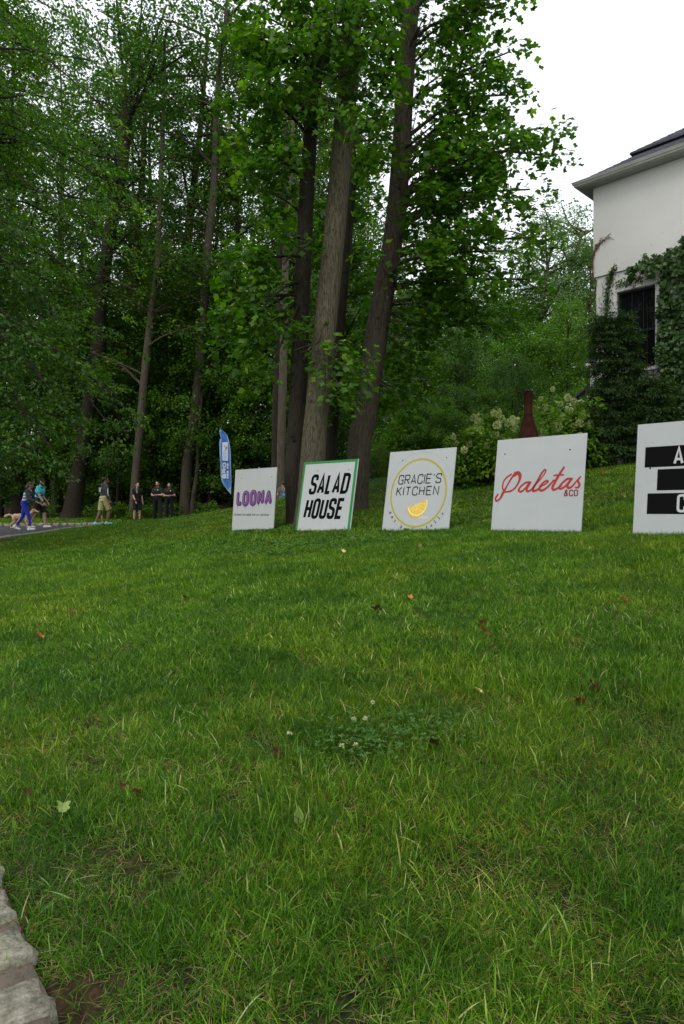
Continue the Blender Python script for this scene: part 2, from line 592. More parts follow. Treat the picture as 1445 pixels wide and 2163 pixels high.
_poly = np.vstack([EDGE, INNER[::-1]])


def in_drive(x, y):
    x = np.asarray(x); y = np.asarray(y)
    c = np.zeros(len(x), bool)
    pg = np.vstack([resample(EDGE, n=120), resample(INNER, n=40)[::-1]])
    j = len(pg) - 1
    for i in range(len(pg)):
        xi, yi = pg[i]
        xj, yj = pg[j]
        cond = ((yi > y) != (yj > y)) & (x < (xj - xi) * (y - yi) / (yj - yi + 1e-12) + xi)
        c ^= cond
        j = i
    return c


def edge_dist(x, y):
    e = resample(EDGE, step=.06)
    e = e[(e[:, 1] < 8) | (np.arange(len(e)) % 5 == 0)]
    return np.sqrt(((np.asarray(x)[:, None] - e[None, :, 0]) ** 2 + (np.asarray(y)[:, None] - e[None, :, 1]) ** 2).min(1))


def litter(x, y):
    """1 on the leaf litter of the wood, 0 on the lawn"""
    x = np.asarray(x); y = np.asarray(y)
    lim = np.where(x < -3, 32.6 + .25 * np.sin(x * 1.3) + (x + 3) * .0, 32.6 - (x + 3) * 1.0)
    lim = np.where(x > 1.0, 21.5 + (x - 1) * .3, lim)
    lim = np.where((x > 1.7) & (x < 13), 19.0 - (x - 1.7) * 1.15, lim)
    return np.clip((y - lim) / .6, 0, 1)


# ------------------------------------------------------------------ ground
def build_ground():
    xs = np.unique(np.round(np.r_[np.arange(-120, -24, 6), np.arange(-24, -12, 1.0), np.arange(-12, -3, .3), np.arange(-3, 3.2, .15), np.arange(3.3, 9, .3), np.arange(9, 24, 1.0), np.arange(24, 121, 6)], 3))
    ys = np.unique(np.round(np.r_[np.arange(-20, -3, 2), np.arange(-3, 0, .3), np.arange(0, 5, .1), np.arange(5, 24, .3), np.arange(24, 42, .6), np.arange(42, 150, 5)], 3))
    X, Y = np.meshgrid(xs, ys)
    z = T(X.ravel(), Y.ravel())
    li = litter(X.ravel(), Y.ravel())
    inside = in_drive(X.ravel(), Y.ravel())
    z = z - inside * .03
    li = np.maximum(li, np.clip(1 - (edge_dist(X.ravel(), Y.ravel()) - .1) / .35, 0, 1) * (Y.ravel() < 8))
    nx, ny = len(xs), len(ys)
    k = (np.arange(ny - 1)[:, None] * nx + np.arange(nx - 1)[None, :])
    Fq = np.stack([k, k + 1, k + nx + 1, k + nx], -1).reshape(-1, 4)
    put('ground', mesh('ground', np.c_[X.ravel(), Y.ravel(), z], Fq, tint=li, smooth=True), M['ground'], kind='structure')


build_ground()


def build_drive():
    n = 260
    A, B = resample(EDGE, n=n), resample(INNER, n=n)
    m = 9
    V = []
    for t in np.linspace(0, 1, m):
        Q = A * (1 - t) + B * t
        V.append(np.c_[Q, T(Q[:, 0], Q[:, 1]) + .004 + .012 * (t > 0)])
    V = np.vstack(V)
    k = (np.arange(m - 1)[:, None] * n + np.arange(n - 1)[None, :])
    Fq = np.stack([k, k + n, k + n + 1, k + 1], -1).reshape(-1, 4)
    put('driveway', mesh('driveway', V, Fq, smooth=True), M['asphalt'], kind='structure')


build_drive()


def rough_block(rng, L, W, H):
    """a hewn stone block: jittered, rounded box; L across the kerb, W along it"""
    n = 5
    u = np.linspace(-1, 1, n)
    V, idx = [], {}
    def vid(p):
        key = tuple(np.round(p, 4))
        if key not in idx:
            idx[key] = len(V)
            V.append(np.array(p, float))
        return idx[key]
    Fs = []
    for ax in range(3):
        for sgn in (-1, 1):
            if ax == 2 and sgn == -1: continue
            o = [k for k in range(3) if k != ax]
            for i in range(n - 1):
                for j in range(n - 1):
                    q = []
                    for a, b in ((i, j), (i + 1, j), (i + 1, j + 1), (i, j + 1)):
                        p = [0, 0, 0]
                        p[ax] = sgn
                        p[o[0]] = u[a]
                        p[o[1]] = u[b]
                        q.append(vid(p))
                    if (sgn > 0) == (ax != 1): Fs.append(tuple(q))
                    else: Fs.append(tuple(q[::-1]))
    V = np.array(V)
    r = np.linalg.norm(V, axis=1)[:, None]
    mx = np.abs(V).max(1)[:, None]
    V = V * (1 - .10 * (r / mx - 1) ** 1.3)
    V *= np.array([L / 2, W / 2, H / 2])
    V += rng.normal(0, 1, V.shape) * np.array([.005, .0035, .0022])
    ph = rng.uniform(0, 6, 3)
    V[:, 0] += .008 * np.sin(V[:, 1] * 40 + ph[0])
    V[:, 2] += .004 * np.sin(V[:, 0] * 30 + ph[1]) + .002 * np.sin(V[:, 1] * 60 + ph[2])
    return V, Fs


def build_kerb():
    rng = np.random.default_rng(5)
    root = tag(thing('kerb', None, None), kind='structure')
    # mortar bed under and between the blocks
    E = resample(EDGE, step=.12)
    E = E[(E[:, 1] > -.4)]
    tn = np.gradient(E, axis=0)
    tn /= np.linalg.norm(tn, axis=1)[:, None]
    nr = np.c_[-tn[:, 1], tn[:, 0]]          # towards the drive
    V = []
    wob = rng.normal(0, .006, len(E))
    for off, dz in ((-.005, -.06), (.0, .012), (.07, .020), (.14, .020), (.21, .016), (.235, -.03)):
        Q = E + nr * (off + wob[:, None] * (off < .01))
        V.append(np.c_[Q, T(Q[:, 0], Q[:, 1]) + dz + rng.normal(0, .002, len(E))])
    V = np.vstack(V)
    n, m = len(E), 6
    k = (np.arange(m - 1)[:, None] * n + np.arange(n - 1)[None, :])
    Fq = np.stack([k, k + 1, k + n + 1, k + n], -1).reshape(-1, 4)
    put('mortar_bed', mesh('mortar_bed', V, Fq), M['mortar'], root)
    variants = []
    for i in range(9):
        v, f = rough_block(rng, .225, .118, .085)
        variants.append(mesh('granite_block', v, f, smooth=True))
    # near stretch: a block every 0.165 m; the far stretch shows larger stones
    d = np.r_[0, np.cumsum(np.linalg.norm(np.diff(EDGE, axis=0), axis=1))]
    def at(s):
        p = np.array([np.interp(s, d, EDGE[:, 0]), np.interp(s, d, EDGE[:, 1])])
        q = np.array([np.interp(s + .02, d, EDGE[:, 0]), np.interp(s + .02, d, EDGE[:, 1])])
        t = (q - p) / np.linalg.norm(q - p)
        return p, t
    s, c = .0, 0
    while s < d[-1] - .3 and c < 292:
        p, t = at(s)
        if p[1] < -.2:
            s += .1
            continue
        far = p[1] > 24.5
        hidden = 3.2 < p[1] < 15
        sc = 1.35 if far else 1.0
        nrm = np.array([-t[1], t[0]])
        q = p + nrm * (.105 * sc + rng.normal(0, .004))
        o = put('granite_block', variants[int(rng.integers(9))], M['granite'], root,
                (q[0], q[1], Tz(*q) - .013 + rng.normal(0, .004) + (.05 if far else 0)),
                (rng.normal(0, .03), rng.normal(0, .03), math.atan2(nrm[1], nrm[0]) + rng.normal(0, .05) + (math.pi if rng.random() < .5 else 0)))
        o.scale = (sc * rng.uniform(.95, 1.06), sc * rng.uniform(.9, 1.1) * (1.5 if far else 1), sc)
        s += (.172 + rng.normal(0, .006)) * (1.95 if far else 1)
        if hidden: s += .25
        c += 1


build_kerb()

# ------------------------------------------------------------------ grass
def blades(rng, n, radius, lmin, lmax, width, segs, dry=.12, lean=(.15, .9)):
    """n grass blades round the origin as one mesh"""
    r = radius * np.sqrt(rng.random(n)) * rng.uniform(.75, 1.1, n)
    th = rng.random(n) * 2 * np.pi
    bx, by = r * np.cos(th), r * np.sin(th)
    # blades grow in small tufts that share a lean
    nt = max(6, n // 14)
    tx, ty = rng.normal(0, radius * .55, nt), rng.normal(0, radius * .55, nt)
    taz = rng.random(nt) * 2 * np.pi
    which = rng.integers(0, nt, n)
    tufted = rng.random(n) < .6
    bx = np.where(tufted, tx[which] + rng.normal(0, .012, n), bx)
    by = np.where(tufted, ty[which] + rng.normal(0, .012, n), by)
    az = np.where(tufted, taz[which] + rng.normal(0, .7, n), rng.random(n) * 2 * np.pi)
    dryb = rng.random(n) < dry
    L_ = rng.uniform(lmin, lmax, n) * np.where(dryb, .85, 1) * rng.choice([.6, 1, 1, 1.25], n)
    ln = rng.uniform(*lean, n) + np.where(dryb, .6, 0)      # start tilt from upright
    curl = rng.uniform(.2, 1.7, n)
    broad = rng.random(n) < .035
    w = width * rng.uniform(.6, 1.3, n) * np.where(dryb, .7, 1) * np.where(broad, 1.7, 1)
    L_ = L_ * np.where(broad, 1.25, 1)
    tw = rng.uniform(-.8, .8, n)
    k = segs + 1
    pos = np.zeros((n, k, 3))
    pos[:, 0, 0], pos[:, 0, 1], pos[:, 0, 2] = bx, by, -.004
    ang = ln.copy()
    for i in range(1, k):
        st = L_ / segs
        hx = np.sin(ang) * st
        pos[:, i, 0] = pos[:, i - 1, 0] + hx * np.cos(az)
        pos[:, i, 1] = pos[:, i - 1, 1] + hx * np.sin(az)
        pos[:, i, 2] = pos[:, i - 1, 2] + np.cos(ang) * st
        ang = np.minimum(ang + curl / segs, 2.0)
    pos[:, :, 2] = np.maximum(pos[:, :, 2], .004 * (np.arange(k) > 0)[None, :])
    sa = az + np.pi / 2 + tw
    side = np.stack([np.cos(sa), np.sin(sa), np.zeros(n)], -1)
    prof = np.array([.8, 1.0, .85, .6, .35])[np.linspace(0, 4, k).astype(int)]
    V = []
    for i in range(k - 1):
        V.append(pos[:, i] - side * (w * prof[i] / 2)[:, None])
        V.append(pos[:, i] + side * (w * prof[i] / 2)[:, None])
    V.append(pos[:, -1])
    V = np.stack(V, 1)                     # n, 2k-1, 3
    per = 2 * k - 1
    base = np.arange(n)[:, None] * per
    tris = []
    for i in range(k - 2):
        a = 2 * i
        tris += [[a, a + 1, a + 3], [a, a + 3, a + 2]]
    tris.append([2 * (k - 2), 2 * (k - 2) + 1, 2 * (k - 1)])
    tris = np.array(tris)
    Fq = (base[:, :, None] + tris[None].reshape(1, 1, -1)).reshape(-1, 3)
    g = np.where(dryb, rng.uniform(.8, 1.0, n), np.clip(rng.beta(1.4, 2.6, n) * .80 + broad * .25, 0, .765))
    return V.reshape(-1, 3), Fq, np.repeat(g, per)


def scatter_group():
    """a geometry-node tree that stands the patches of a collection on the points of the object"""
    ng = bpy.data.node_groups.new('stand_on_points', 'GeometryNodeTree')
    ng.interface.new_socket('Geometry', in_out='INPUT', socket_type='NodeSocketGeometry')
    ng.interface.new_socket('Patches', in_out='INPUT', socket_type='NodeSocketCollection')
    ng.interface.new_socket('Geometry', in_out='OUTPUT', socket_type='NodeSocketGeometry')
    N, L = ng.nodes, ng.links
    gi = N.new('NodeGroupInput')
    go = N.new('NodeGroupOutput')
    ci = N.new('GeometryNodeCollectionInfo')
    ci.inputs['Separate Children'].default_value = True
    ci.inputs['Reset Children'].default_value = True
    L.new(gi.outputs[1], ci.inputs[0])
    mp = N.new('GeometryNodeMeshToPoints')
    L.new(gi.outputs[0], mp.inputs[0])
    ip = N.new('GeometryNodeInstanceOnPoints')
    L.new(mp.outputs[0], ip.inputs['Points'])
    L.new(ci.outputs[0], ip.inputs['Instance'])
    ip.inputs['Pick Instance'].default_value = True
    def attr(nm, ty):
        a = N.new('GeometryNodeInputNamedAttribute')
        a.data_type = ty
        a.inputs['Name'].default_value = nm
        return a.outputs[0]
    L.new(attr('pick', 'INT'), ip.inputs['Instance Index'])
    L.new(attr('turn', 'FLOAT_VECTOR'), ip.inputs['Rotation'])
    L.new(attr('size', 'FLOAT_VECTOR'), ip.inputs['Scale'])
    L.new(ip.outputs[0], go.inputs[0])
    return ng


NG = scatter_group()


def scatter(name, meshes, mat, pts, turn, size, pick, label_kind='stuff'):
    c = bpy.data.collections.new(name + '_patches')
    for i, me in enumerate(meshes):
        if not len(me.materials): me.materials.append(mat)
        c.objects.link(bpy.data.objects.new('%s_patch.%03d' % (name, i), me))
    me = bpy.data.meshes.new(name)
    me.vertices.add(len(pts))
    me.vertices.foreach_set('co', np.asarray(pts, np.float32).ravel())
    a = me.attributes.new('turn', 'FLOAT_VECTOR', 'POINT'); a.data.foreach_set('vector', np.asarray(turn, np.float32).ravel())
    a = me.attributes.new('size', 'FLOAT_VECTOR', 'POINT'); a.data.foreach_set('vector', np.asarray(size, np.float32).ravel())
    a = me.attributes.new('pick', 'INT', 'POINT'); a.data.foreach_set('value', np.asarray(pick, np.int32))
    o = put(name, me, mat, kind=label_kind)
    md = o.modifiers.new('stand_on_points', 'NODES')
    md.node_group = NG
    md['Socket_1'] = c
    return o


def vnoise(x, y, s, seed=0):
    """smooth value noise 0-1"""
    rg = np.random.default_rng(seed)
    G = rg.random((64, 64))
    u, v = x / s + 31.7, y / s + 17.3
    i, j = np.floor(u).astype(int), np.floor(v).astype(int)
    f, g = u - i, v - j
    f, g = f * f * (3 - 2 * f), g * g * (3 - 2 * g)
    a = G[i % 64, j % 64] * (1 - f) + G[(i + 1) % 64, j % 64] * f
    b = G[i % 64, (j + 1) % 64] * (1 - f) + G[(i + 1) % 64, (j + 1) % 64] * f
    return a * (1 - g) + b * g


def build_grass():
    rng = np.random.default_rng(11)
    meshes, base = [], []
    for i in range(7):
        meshes.append(mesh('lawn_patch', *blades(rng, 1500, .16,   .026, .072, .0021, 4, dry=.24, lean=(.10, 1.3))))
    base.append(7)
    for i in range(6):
        meshes.append(mesh('lawn_patch', *blades(rng, 1500, .21,   .028, .060, .0027, 3, dry=.22, lean=(.15, 1.25))))
    for i in range(4):
        meshes.append(mesh('lawn_patch', *blades(rng, 1100, .55, .035, .065, .0065, 2, dry=.16)))
    for i in range(4):
        meshes.append(mesh('lawn_patch', *blades(rng, 700, .9, .05, .08, .016, 2, dry=.12)))
    def zone(y0, y1, side, dens, picks, lod):
        A = []
        w = side + .56 * y1
        st = 1 / math.sqrt(dens)
        gx, gy = np.meshgrid(np.arange(-w, w, st), np.arange(y0, y1, st))
        x, y = gx.ravel() + rng.uniform(-.6, .6, gx.size) * st, gy.ravel() + rng.uniform(-.6, .6, gx.size) * st
        k = np.abs(x) < side + .56 * y
        x, y = x[k], y[k]
        k = ~in_drive(x, y)
        ed = edge_dist(x, y)
        k &= ed > (.055 if lod == 0 else .25 if lod == 1 else .45)
        k &= litter(x, y) < .3
        x, y, ed = x[k], y[k], ed[k]
        e = .05
        z = T(x, y)
        sx = (T(x + e, y) - T(x - e, y)) / (2 * e)
        sy = (T(x, y + e) - T(x, y - e)) / (2 * e)
        turn = np.c_[np.arctan(sy), -np.arctan(sx), rng.uniform(0, 6.283, len(x))]
        # the spin must come first, so compose properly
        out = np.empty((len(x), 3))
        for q in range(len(x)):
            nrm = Vector((-sx[q], -sy[q], 1)).normalized()
            m_ = nrm.to_track_quat('Z', 'Y').to_matrix() @ Matrix.Rotation(turn[q, 2], 3, 'Z')
            out[q] = m_.to_euler()
        hgt = .72 + .65 * vnoise(x, y, .55, 3) * vnoise(x, y, 2.3, 4) + .35 * vnoise(x, y, .25, 9)
        if lod == 0: hgt *= np.clip(.5 + ed * 1.8, .5, 1)
        if lod >= 2: hgt *= .85
        hgt *= rng.uniform(.85, 1.15, len(x))
        sz = np.c_[np.ones(len(x)), np.ones(len(x)), hgt] * rng.uniform(.9, 1.1, len(x))[:, None]
        return np.c_[x, y, z], out, sz, rng.integers(picks[0], picks[1], len(x))
    Z = [zone(.7, 3.4, .9, 30, (0, 7), 0), zone(3.3, 9.5, .9, 24, (7, 13), 1), zone(9.3, 20, 1.5, 4.2, (13, 17), 2), zone(20, 35, 2, 1.6, (17, 21), 3)]
    pts, turn, size, pick = [np.concatenate([z[i] for z in Z]) for i in range(4)]
    print('grass patches', len(pts))
    scatter('lawn_grass', meshes, M['grass'], pts, turn, size, pick)


build_grass()


# ------------------------------------------------------------------ leaves
def tmpl_rhomb():
    return np.array([(0, 0, 0), (.34, .45, .08), (0, 1, -.05), (-.34, .45, .08)]), np.array([(0, 1, 2), (0, 2, 3)])


def tmpl_oval():
    return (np.array([(0, 0, 0), (.26, .28, .07), (.24, .62, .07), (0, 1, -.08), (-.24, .62, .07), (-.26, .28, .07)]),
            np.array([(0, 1, 2), (0, 2, 3), (0, 3, 4), (0, 4, 5)]))


def tmpl_tulip():
    """tulip-tree leaf: notched tip, four shoulders"""
    V = np.array([(0, .0, 0), (.22, -.02, .03), (.48, .16, .10), (.34, .40, .07), (.50, .70, .10), (.30, .90, .05), (0, .74, 0),
                  (-.30, .90, .05), (-.50, .70, .10), (-.34, .40, .07), (-.48, .16, .10), (-.22, -.02, .03)])
    return V, np.array([(0, 1, 3), (1, 2, 3), (0, 3, 6), (3, 5, 6), (3, 4, 5), (0, 6, 9), (6, 7, 9), (7, 8, 9), (0, 9, 11), (9, 10, 11)])


def leaf_set(rng, cl, per, lsize, tmpl, flat=.25, droop=.5, spread=.42, up=1.0, size_var=.35, tint_shift=0.0):
    """leaves on clusters (n,7: position, direction, length): each cluster is a twig spray with leaves to both sides"""
    cl = np.asarray(cl, float)
    n = len(cl) * per
    c = np.repeat(cl, per, 0)
    ax = c[:, 3:6] / (np.linalg.norm(c[:, 3:6], axis=1)[:, None] + 1e-9)
    L_ = c[:, 6]
    sd = np.cross(ax, [0, 0, 1.0])
    sd /= np.linalg.norm(sd, axis=1)[:, None] + 1e-6
    upv = np.cross(sd, ax)
    a = rng.random(n) ** .8
    b = rng.normal(0, 1, n) * spread * (1.1 - .6 * a)
    v = rng.normal(0, flat, n)
    pos = c[:, :3] + ax * (a * L_)[:, None] + sd * (b * L_)[:, None] + upv * (v * L_)[:, None]
    pos[:, 2] -= droop * L_ * (a ** 2 * .35 + b ** 2 * .5)
    d = ax * .6 + sd * np.sign(b)[:, None] * rng.uniform(.2, 1, n)[:, None] + rng.normal(0, .35, (n, 3))
    d[:, 2] -= droop * .6
    d /= np.linalg.norm(d, axis=1)[:, None]
    nr = np.tile([0, 0, up], (n, 1)) + rng.normal(0, .45, (n, 3))
    nr -= d * (nr * d).sum(1)[:, None]
    nr /= np.linalg.norm(nr, axis=1)[:, None] + 1e-9
    s2 = np.cross(d, nr)
    sz = lsize * rng.uniform(1 - size_var, 1 + size_var, n)
    tv, tf = tmpl
    V = pos[:, None, :] + sz[:, None, None] * (tv[None, :, 0, None] * s2[:, None] + tv[None, :, 1, None] * d[:, None] + tv[None, :, 2, None] * nr[:, None])
    k = len(tv)
    Fq = (np.arange(n)[:, None, None] * k + tf[None]).reshape(-1, 3)
    ct = np.repeat(rng.normal(0, .13, len(cl)), per)
    t = np.clip(rng.beta(2.2, 2.6, n) + ct + tint_shift, 0, 1)
    return V.reshape(-1, 3), Fq, np.repeat(t, k)


class Tree:
    """collects limbs and twig sprays"""
    def __init__(self, seed):
        self.rng = np.random.default_rng(seed)
        self.stem, self.limbs, self.cl = [], [], []

    def trunk(self, pts, r, seg=12, n=24, flare=.0, rough=.0, flare_h=.6):
        L_ = smooth_line(pts, n)
        rr = np.interp(np.linspace(0, 1, n), np.linspace(0, 1, len(r)), r)
        h = L_[:, 2] - L_[0, 2]
        rr = rr * (1 + flare * np.exp(-np.maximum(h, 0) / flare_h))
        rg = None
        if rough:
            ang = np.arange(seg) * 2 * np.pi / seg
            ph = self.rng.uniform(0, 6, 8)
            rg = 1 + rough * (.5 * np.sin(3 * ang[None] + ph[0] + .4 * h[:, None]) + .35 * np.sin(5 * ang[None] + ph[1] - .7 * h[:, None])
                              + .25 * self.rng.normal(0, 1, (n, seg)) + flare * 1.0 * np.exp(-h / .35)[:, None] * np.sin(5 * ang[None] + ph[2]))
        self.stem.append(tube(L_, rr, seg, rough=rg))
        return L_, rr

    def limb(self, a, b, r, sag=.0, nsub=6, sublen=1.2, csize=.8, t0=.3, twigs=True, updown=.25, seg=6):
        rng = self.rng
        a, b = np.asarray(a, float), np.asarray(b, float)
        ln = np.linalg.norm(b - a)
        mid = (a + b) / 2 + np.array([0, 0, sag * ln]) + rng.normal(0, .05 * ln, 3)
        L_ = smooth_line([a, a * .7 + mid * .3 + [0, 0, sag * ln * .25], mid, b], 10)
        self.limbs.append(tube(L_, np.linspace(r, r * .22 + .004, 10), seg))
        d = np.gradient(L_, axis=0)
        d /= np.linalg.norm(d, axis=1)[:, None]
        for k in range(nsub):
            t = t0 + (1 - t0) * (k + rng.uniform(.1, .9)) / nsub
            i = min(9, int(t * 9))
            p = L_[i]
            yaw = rng.uniform(.5, 1.3) * (1 if k % 2 else -1)
            c_, s_ = math.cos(yaw), math.sin(yaw)
            q = np.array([d[i][0] * c_ - d[i][1] * s_, d[i][0] * s_ + d[i][1] * c_, d[i][2] * .5 + rng.normal(0, updown)])
            q /= np.linalg.norm(q)
            sl = sublen * rng.uniform(.6, 1.15) * (1.15 - .5 * t)
            e = p + q * sl
            if twigs:
                self.limbs.append(tube(smooth_line([p, p + q * sl * .5 + [0, 0, .05 * sl], e], 4), np.linspace(max(.006, r * .25), .004, 4), 4))
            self.cl.append((*(p + q * sl * .35), *q, csize * rng.uniform(.75, 1.2)))
            self.cl.append((*(p + q * sl * .85), *(q + rng.normal(0, .3, 3)), csize * rng.uniform(.75, 1.2)))
        self.cl.append((*L_[-1], *d[-1], csize))
        return L_

    def finish(self, root, bark, leafm, per, lsize, tmpl, origin=None, **kw):
        o = np.array(root.location if origin is None else origin)
        out = []
        for nm, tb in (('trunk', self.stem), ('branches', self.limbs)):
            if tb:
                V, Fc, n = [], [], 0
                for v, f in tb:
                    V.append(v - o)
                    Fc.append(f + n)
                    n += len(v)
                out.append(put(nm, mesh(nm, np.vstack(V), np.vstack(Fc), smooth=True), bark, root))
        if self.cl:
            v, f, t = leaf_set(self.rng, self.cl, per, lsize, tmpl, **kw)
            out.append(put('crown', mesh('crown', v - o, f, tint=t), leafm, root, kind=None))
        return out


def copy_tree(root, loc, rot, scale, label=None, group=None):
    c = root.copy()
    col.objects.link(c)
    c.location = loc
    c.rotation_euler = (0, 0, rot)
    c.scale = (scale[0], scale[0], scale[1])
    if label: c['label'] = label
    if group: c['group'] = group
    for ch in list(root.children):
        k = ch.copy()
        col.objects.link(k)
        k.parent = c
    return c

# ------------------------------------------------------------------ the house
def build_house():
    root = thing('house', 'pale stucco two storey house with a dark shingle roof and ivy on its lower wall', 'house', (5.958, 16.0, 1.6), rot=math.atan2(-.714, .70))
    S = 6.98                                   # underside of the eaves
    wx0, wx1, wz0, wz1 = .50, 1.36, 2.62, 4.42
    LX, DY = 11.0, 8.0
    parts = [box(((0 + wx0) / 2, .15, 2.44 - .25), (wx0, .3, 4.88 + .5)),
             box(((wx1 + LX) / 2, .15, 2.44 - .25), (LX - wx1, .3, 4.88 + .5)),
             box(((wx0 + wx1) / 2, .15, (wz1 + 4.88) / 2), (wx1 - wx0, .3, 4.88 - wz1)),
             box(((wx0 + wx1) / 2, .15, (wz0 - .5) / 2), (wx1 - wx0, .3, wz0 + .5)),
             box((.15, .3 + (DY - .3) / 2, 2.44 - .25), (.3, DY - .3, 5.38)),
             box((LX - .15, .3 + (DY - .3) / 2, 2.44 - .25), (.3, DY - .3, 5.38)),
             box((LX / 2, DY + .15, 2.44 - .25), (LX, .3, 5.38))]
    put('wall', mesh('wall', *join(parts)), M['stucco'], root)
    parts = [box((LX / 2 - .015, .13, (4.88 + S) / 2 + .006), (LX + .07, .34, S - 4.88 - .012)),
             box((.12, .3 + (DY - .3) / 2, (4.88 + S) / 2 + .006), (.34, DY - .3, S - 4.88 - .012)),
             box((LX - .15, .3 + (DY - .3) / 2, (4.88 + S) / 2), (.3, DY - .3, S - 4.88)),
             box((LX / 2, DY + .15, (4.88 + S) / 2), (LX, .3, S - 4.88))]
    put('wall', mesh('wall_upper', *join(parts)), M['stucco'], root)
    ov = .32
    x0, x1, y0, y1 = -ov, LX + ov, -ov, DY + .3 + ov
    put('soffit', mesh('soffit', *join([box(((x0 + x1) / 2, (y0 + y1) / 2, S + .012), (x1 - x0 - .02, y1 - y0 - .02, .02))])), M['soffit'], root)
    put('fascia', mesh('fascia', *join([box(((x0 + x1) / 2, y0 + .01, S + .055), (x1 - x0, .02, .11)),
                                       box((x0 + .01, (y0 + y1) / 2 + .02, S + .055), (.02, y1 - y0 - .04, .11))])), M['trim'], root)
    # gutter: ogee profile swept round the front and left eave
    prof = [(0, .0), (.035, -.002), (.05, .012), (.055, .035), (.075, .055), (.085, .085), (.088, .10), (.095, .102), (.095, .112), (.08, .112), (.07, .10), (.06, .06), (.0, .055)]
    path = [(x1, y0), (x0, y0), (x0, y1)]
    V, Fc = [], []
    for i, (px, py) in enumerate(path):
        for o_, h in prof:
            if i == 0: q = (px, py - o_)
            elif i == 1: q = (px - o_, py - o_)
            else: q = (px - o_, py)
            V.append((q[0], q[1], S + .015 + h))
    k = len(prof)
    for i in range(2):
        for j in range(k - 1):
            Fc.append((i * k + j, (i + 1) * k + j, (i + 1) * k + j + 1, i * k + j + 1))
    put('gutter', mesh('gutter', V, Fc, smooth=False), M['gutter'], root)
    # hipped roof in shingle courses
    ze = S + .12
    pitch = math.tan(R(33))
    def hip(nm, ax0, ax1, ay0, ay1, z0, tan_):
        h = (ay1 - ay0) / 2
        rz = z0 + h * tan_
        V = [(ax0, ay0, z0), (ax1, ay0, z0), (ax1, ay1, z0), (ax0, ay1, z0), (ax0 + h, ay0 + h, rz), (ax1 - h, ay0 + h, rz)]
        V += [(x, y, z - .03) for x, y, z in V[:4]]
        Fc = [(0, 1, 5, 4), (1, 2, 5), (2, 3, 4, 5), (3, 0, 4), (0, 6, 7, 1), (1, 7, 8, 2), (2, 8, 9, 3), (3, 9, 6, 0), (9, 8, 7, 6)]
        r_ = put(nm, mesh(nm, V, Fc), M['shingle'], root)
        rng = np.random.default_rng(3)
        Vs, Fs = [], []
        def slope(p0, p1, inward, length0):
            p0, p1, inward = map(np.array, (p0, p1, inward))
            d = (p1 - p0) / np.linalg.norm(p1 - p0)
            c = np.arange(0, h - .1, .125)
            for ci, a in enumerate(c):
                s0, s1 = a, length0 - a
                s = s0 - (ci % 2) * .14
                while s < s1:
                    w = rng.uniform(.24, .33)
                    e0, e1 = max(s, s0), min(s + w - .008, s1)
                    if e1 - e0 > .03:
                        lift = rng.uniform(.006, .012)
                        b = p0 + d * e0 + inward * a
                        b2 = p0 + d * e1 + inward * a
                        f0, f1 = np.clip([e0, e1], a + .135, length0 - a - .135)
                        t = p0 + d * f1 + inward * (a + .135)
                        t2 = p0 + d * f0 + inward * (a + .135)
                        n0 = len(Vs)
                        for q, z in ((b, lift + .006), (b2, lift + .006), (t, .004), (t2, .004), (b, .0), (b2, .0)):
                            yy = np.dot(q - p0, inward)
                            Vs.append((q[0], q[1], z0 + yy * tan_ + z + .002))
                        Fs.extend([(n0, n0 + 1, n0 + 2, n0 + 3), (n0 + 4, n0 + 5, n0 + 1, n0)])
                    s += w
        slope((ax0, ay0), (ax1, ay0), (0, 1), ax1 - ax0)
        slope((ax0, ay1), (ax0, ay0), (1, 0), ay1 - ay0)
        put('shingles', mesh('shingles', Vs, Fs), M['shingle'], r_, kind='stuff')
    hip('roof', x0 - .03, x1 + .03, y0 - .03, y1 + .03, ze, pitch)
    hip('roof', .55, x1 - .6, .55, y1 + .5, ze + .70, math.tan(R(33)))
    # window
    W = put('window', mesh('window_casing', *join([
        box((wx0 - .045, -.012, (wz0 + wz1) / 2), (.09, .05, wz1 - wz0 + .02)), box((wx1 + .06, -.012, (wz0 + wz1) / 2), (.12, .05, wz1 - wz0 + .02)),
        box(((wx0 + wx1) / 2 + .015, -.014, wz1 + .06), (wx1 - wx0 + .21, .056, .10))])), M['stucco'], root)
    put('sill', mesh('sill', *box(((wx0 + wx1) / 2 + .015, -.025, wz0 - .045), (wx1 - wx0 + .27, .11, .07))), M['stucco'], W)
    fr = []
    ft = .045
    for (a, b, c, d) in ((wx0, wx0 + ft, wz0, wz1), (wx1 - ft, wx1, wz0, wz1), (wx0 + ft, wx1 - ft, wz1 - ft, wz1), (wx0 + ft, wx1 - ft, wz0, wz0 + ft)):
        fr.append(box(((a + b) / 2, .08, (c + d) / 2), (b - a, .08, d - c)))
    mz = wz0 + (wz1 - wz0) * .47
    fr.append(box(((wx0 + wx1) / 2, .075, mz), (wx1 - wx0 - 2 * ft, .07, .05)))
    gx = np.linspace(wx0 + ft, wx1 - ft, 4)
    for q in gx[1:-1]: fr.append(box((q, .085, (mz + wz1) / 2 - .01), (.012, .02, wz1 - mz - .07)))
    zm = (mz + .025 + wz1 - ft) / 2
    for i in range(3): fr.append(box(((gx[i] + gx[i + 1]) / 2, .085, zm), (gx[i + 1] - gx[i] - .014, .018, .010)))
    put('frame', mesh('frame', *join(fr)), M['win_frame'], W)
    for i in range(3):
        for (a, b) in ((mz + .027, zm - .01), (zm + .01, wz1 - ft)):
            put('pane', mesh('pane', *box(((gx[i] + gx[i + 1]) / 2, .10, (a + b) / 2), (gx[i + 1] - gx[i] - .006, .006, b - a))), M['glass'], W)
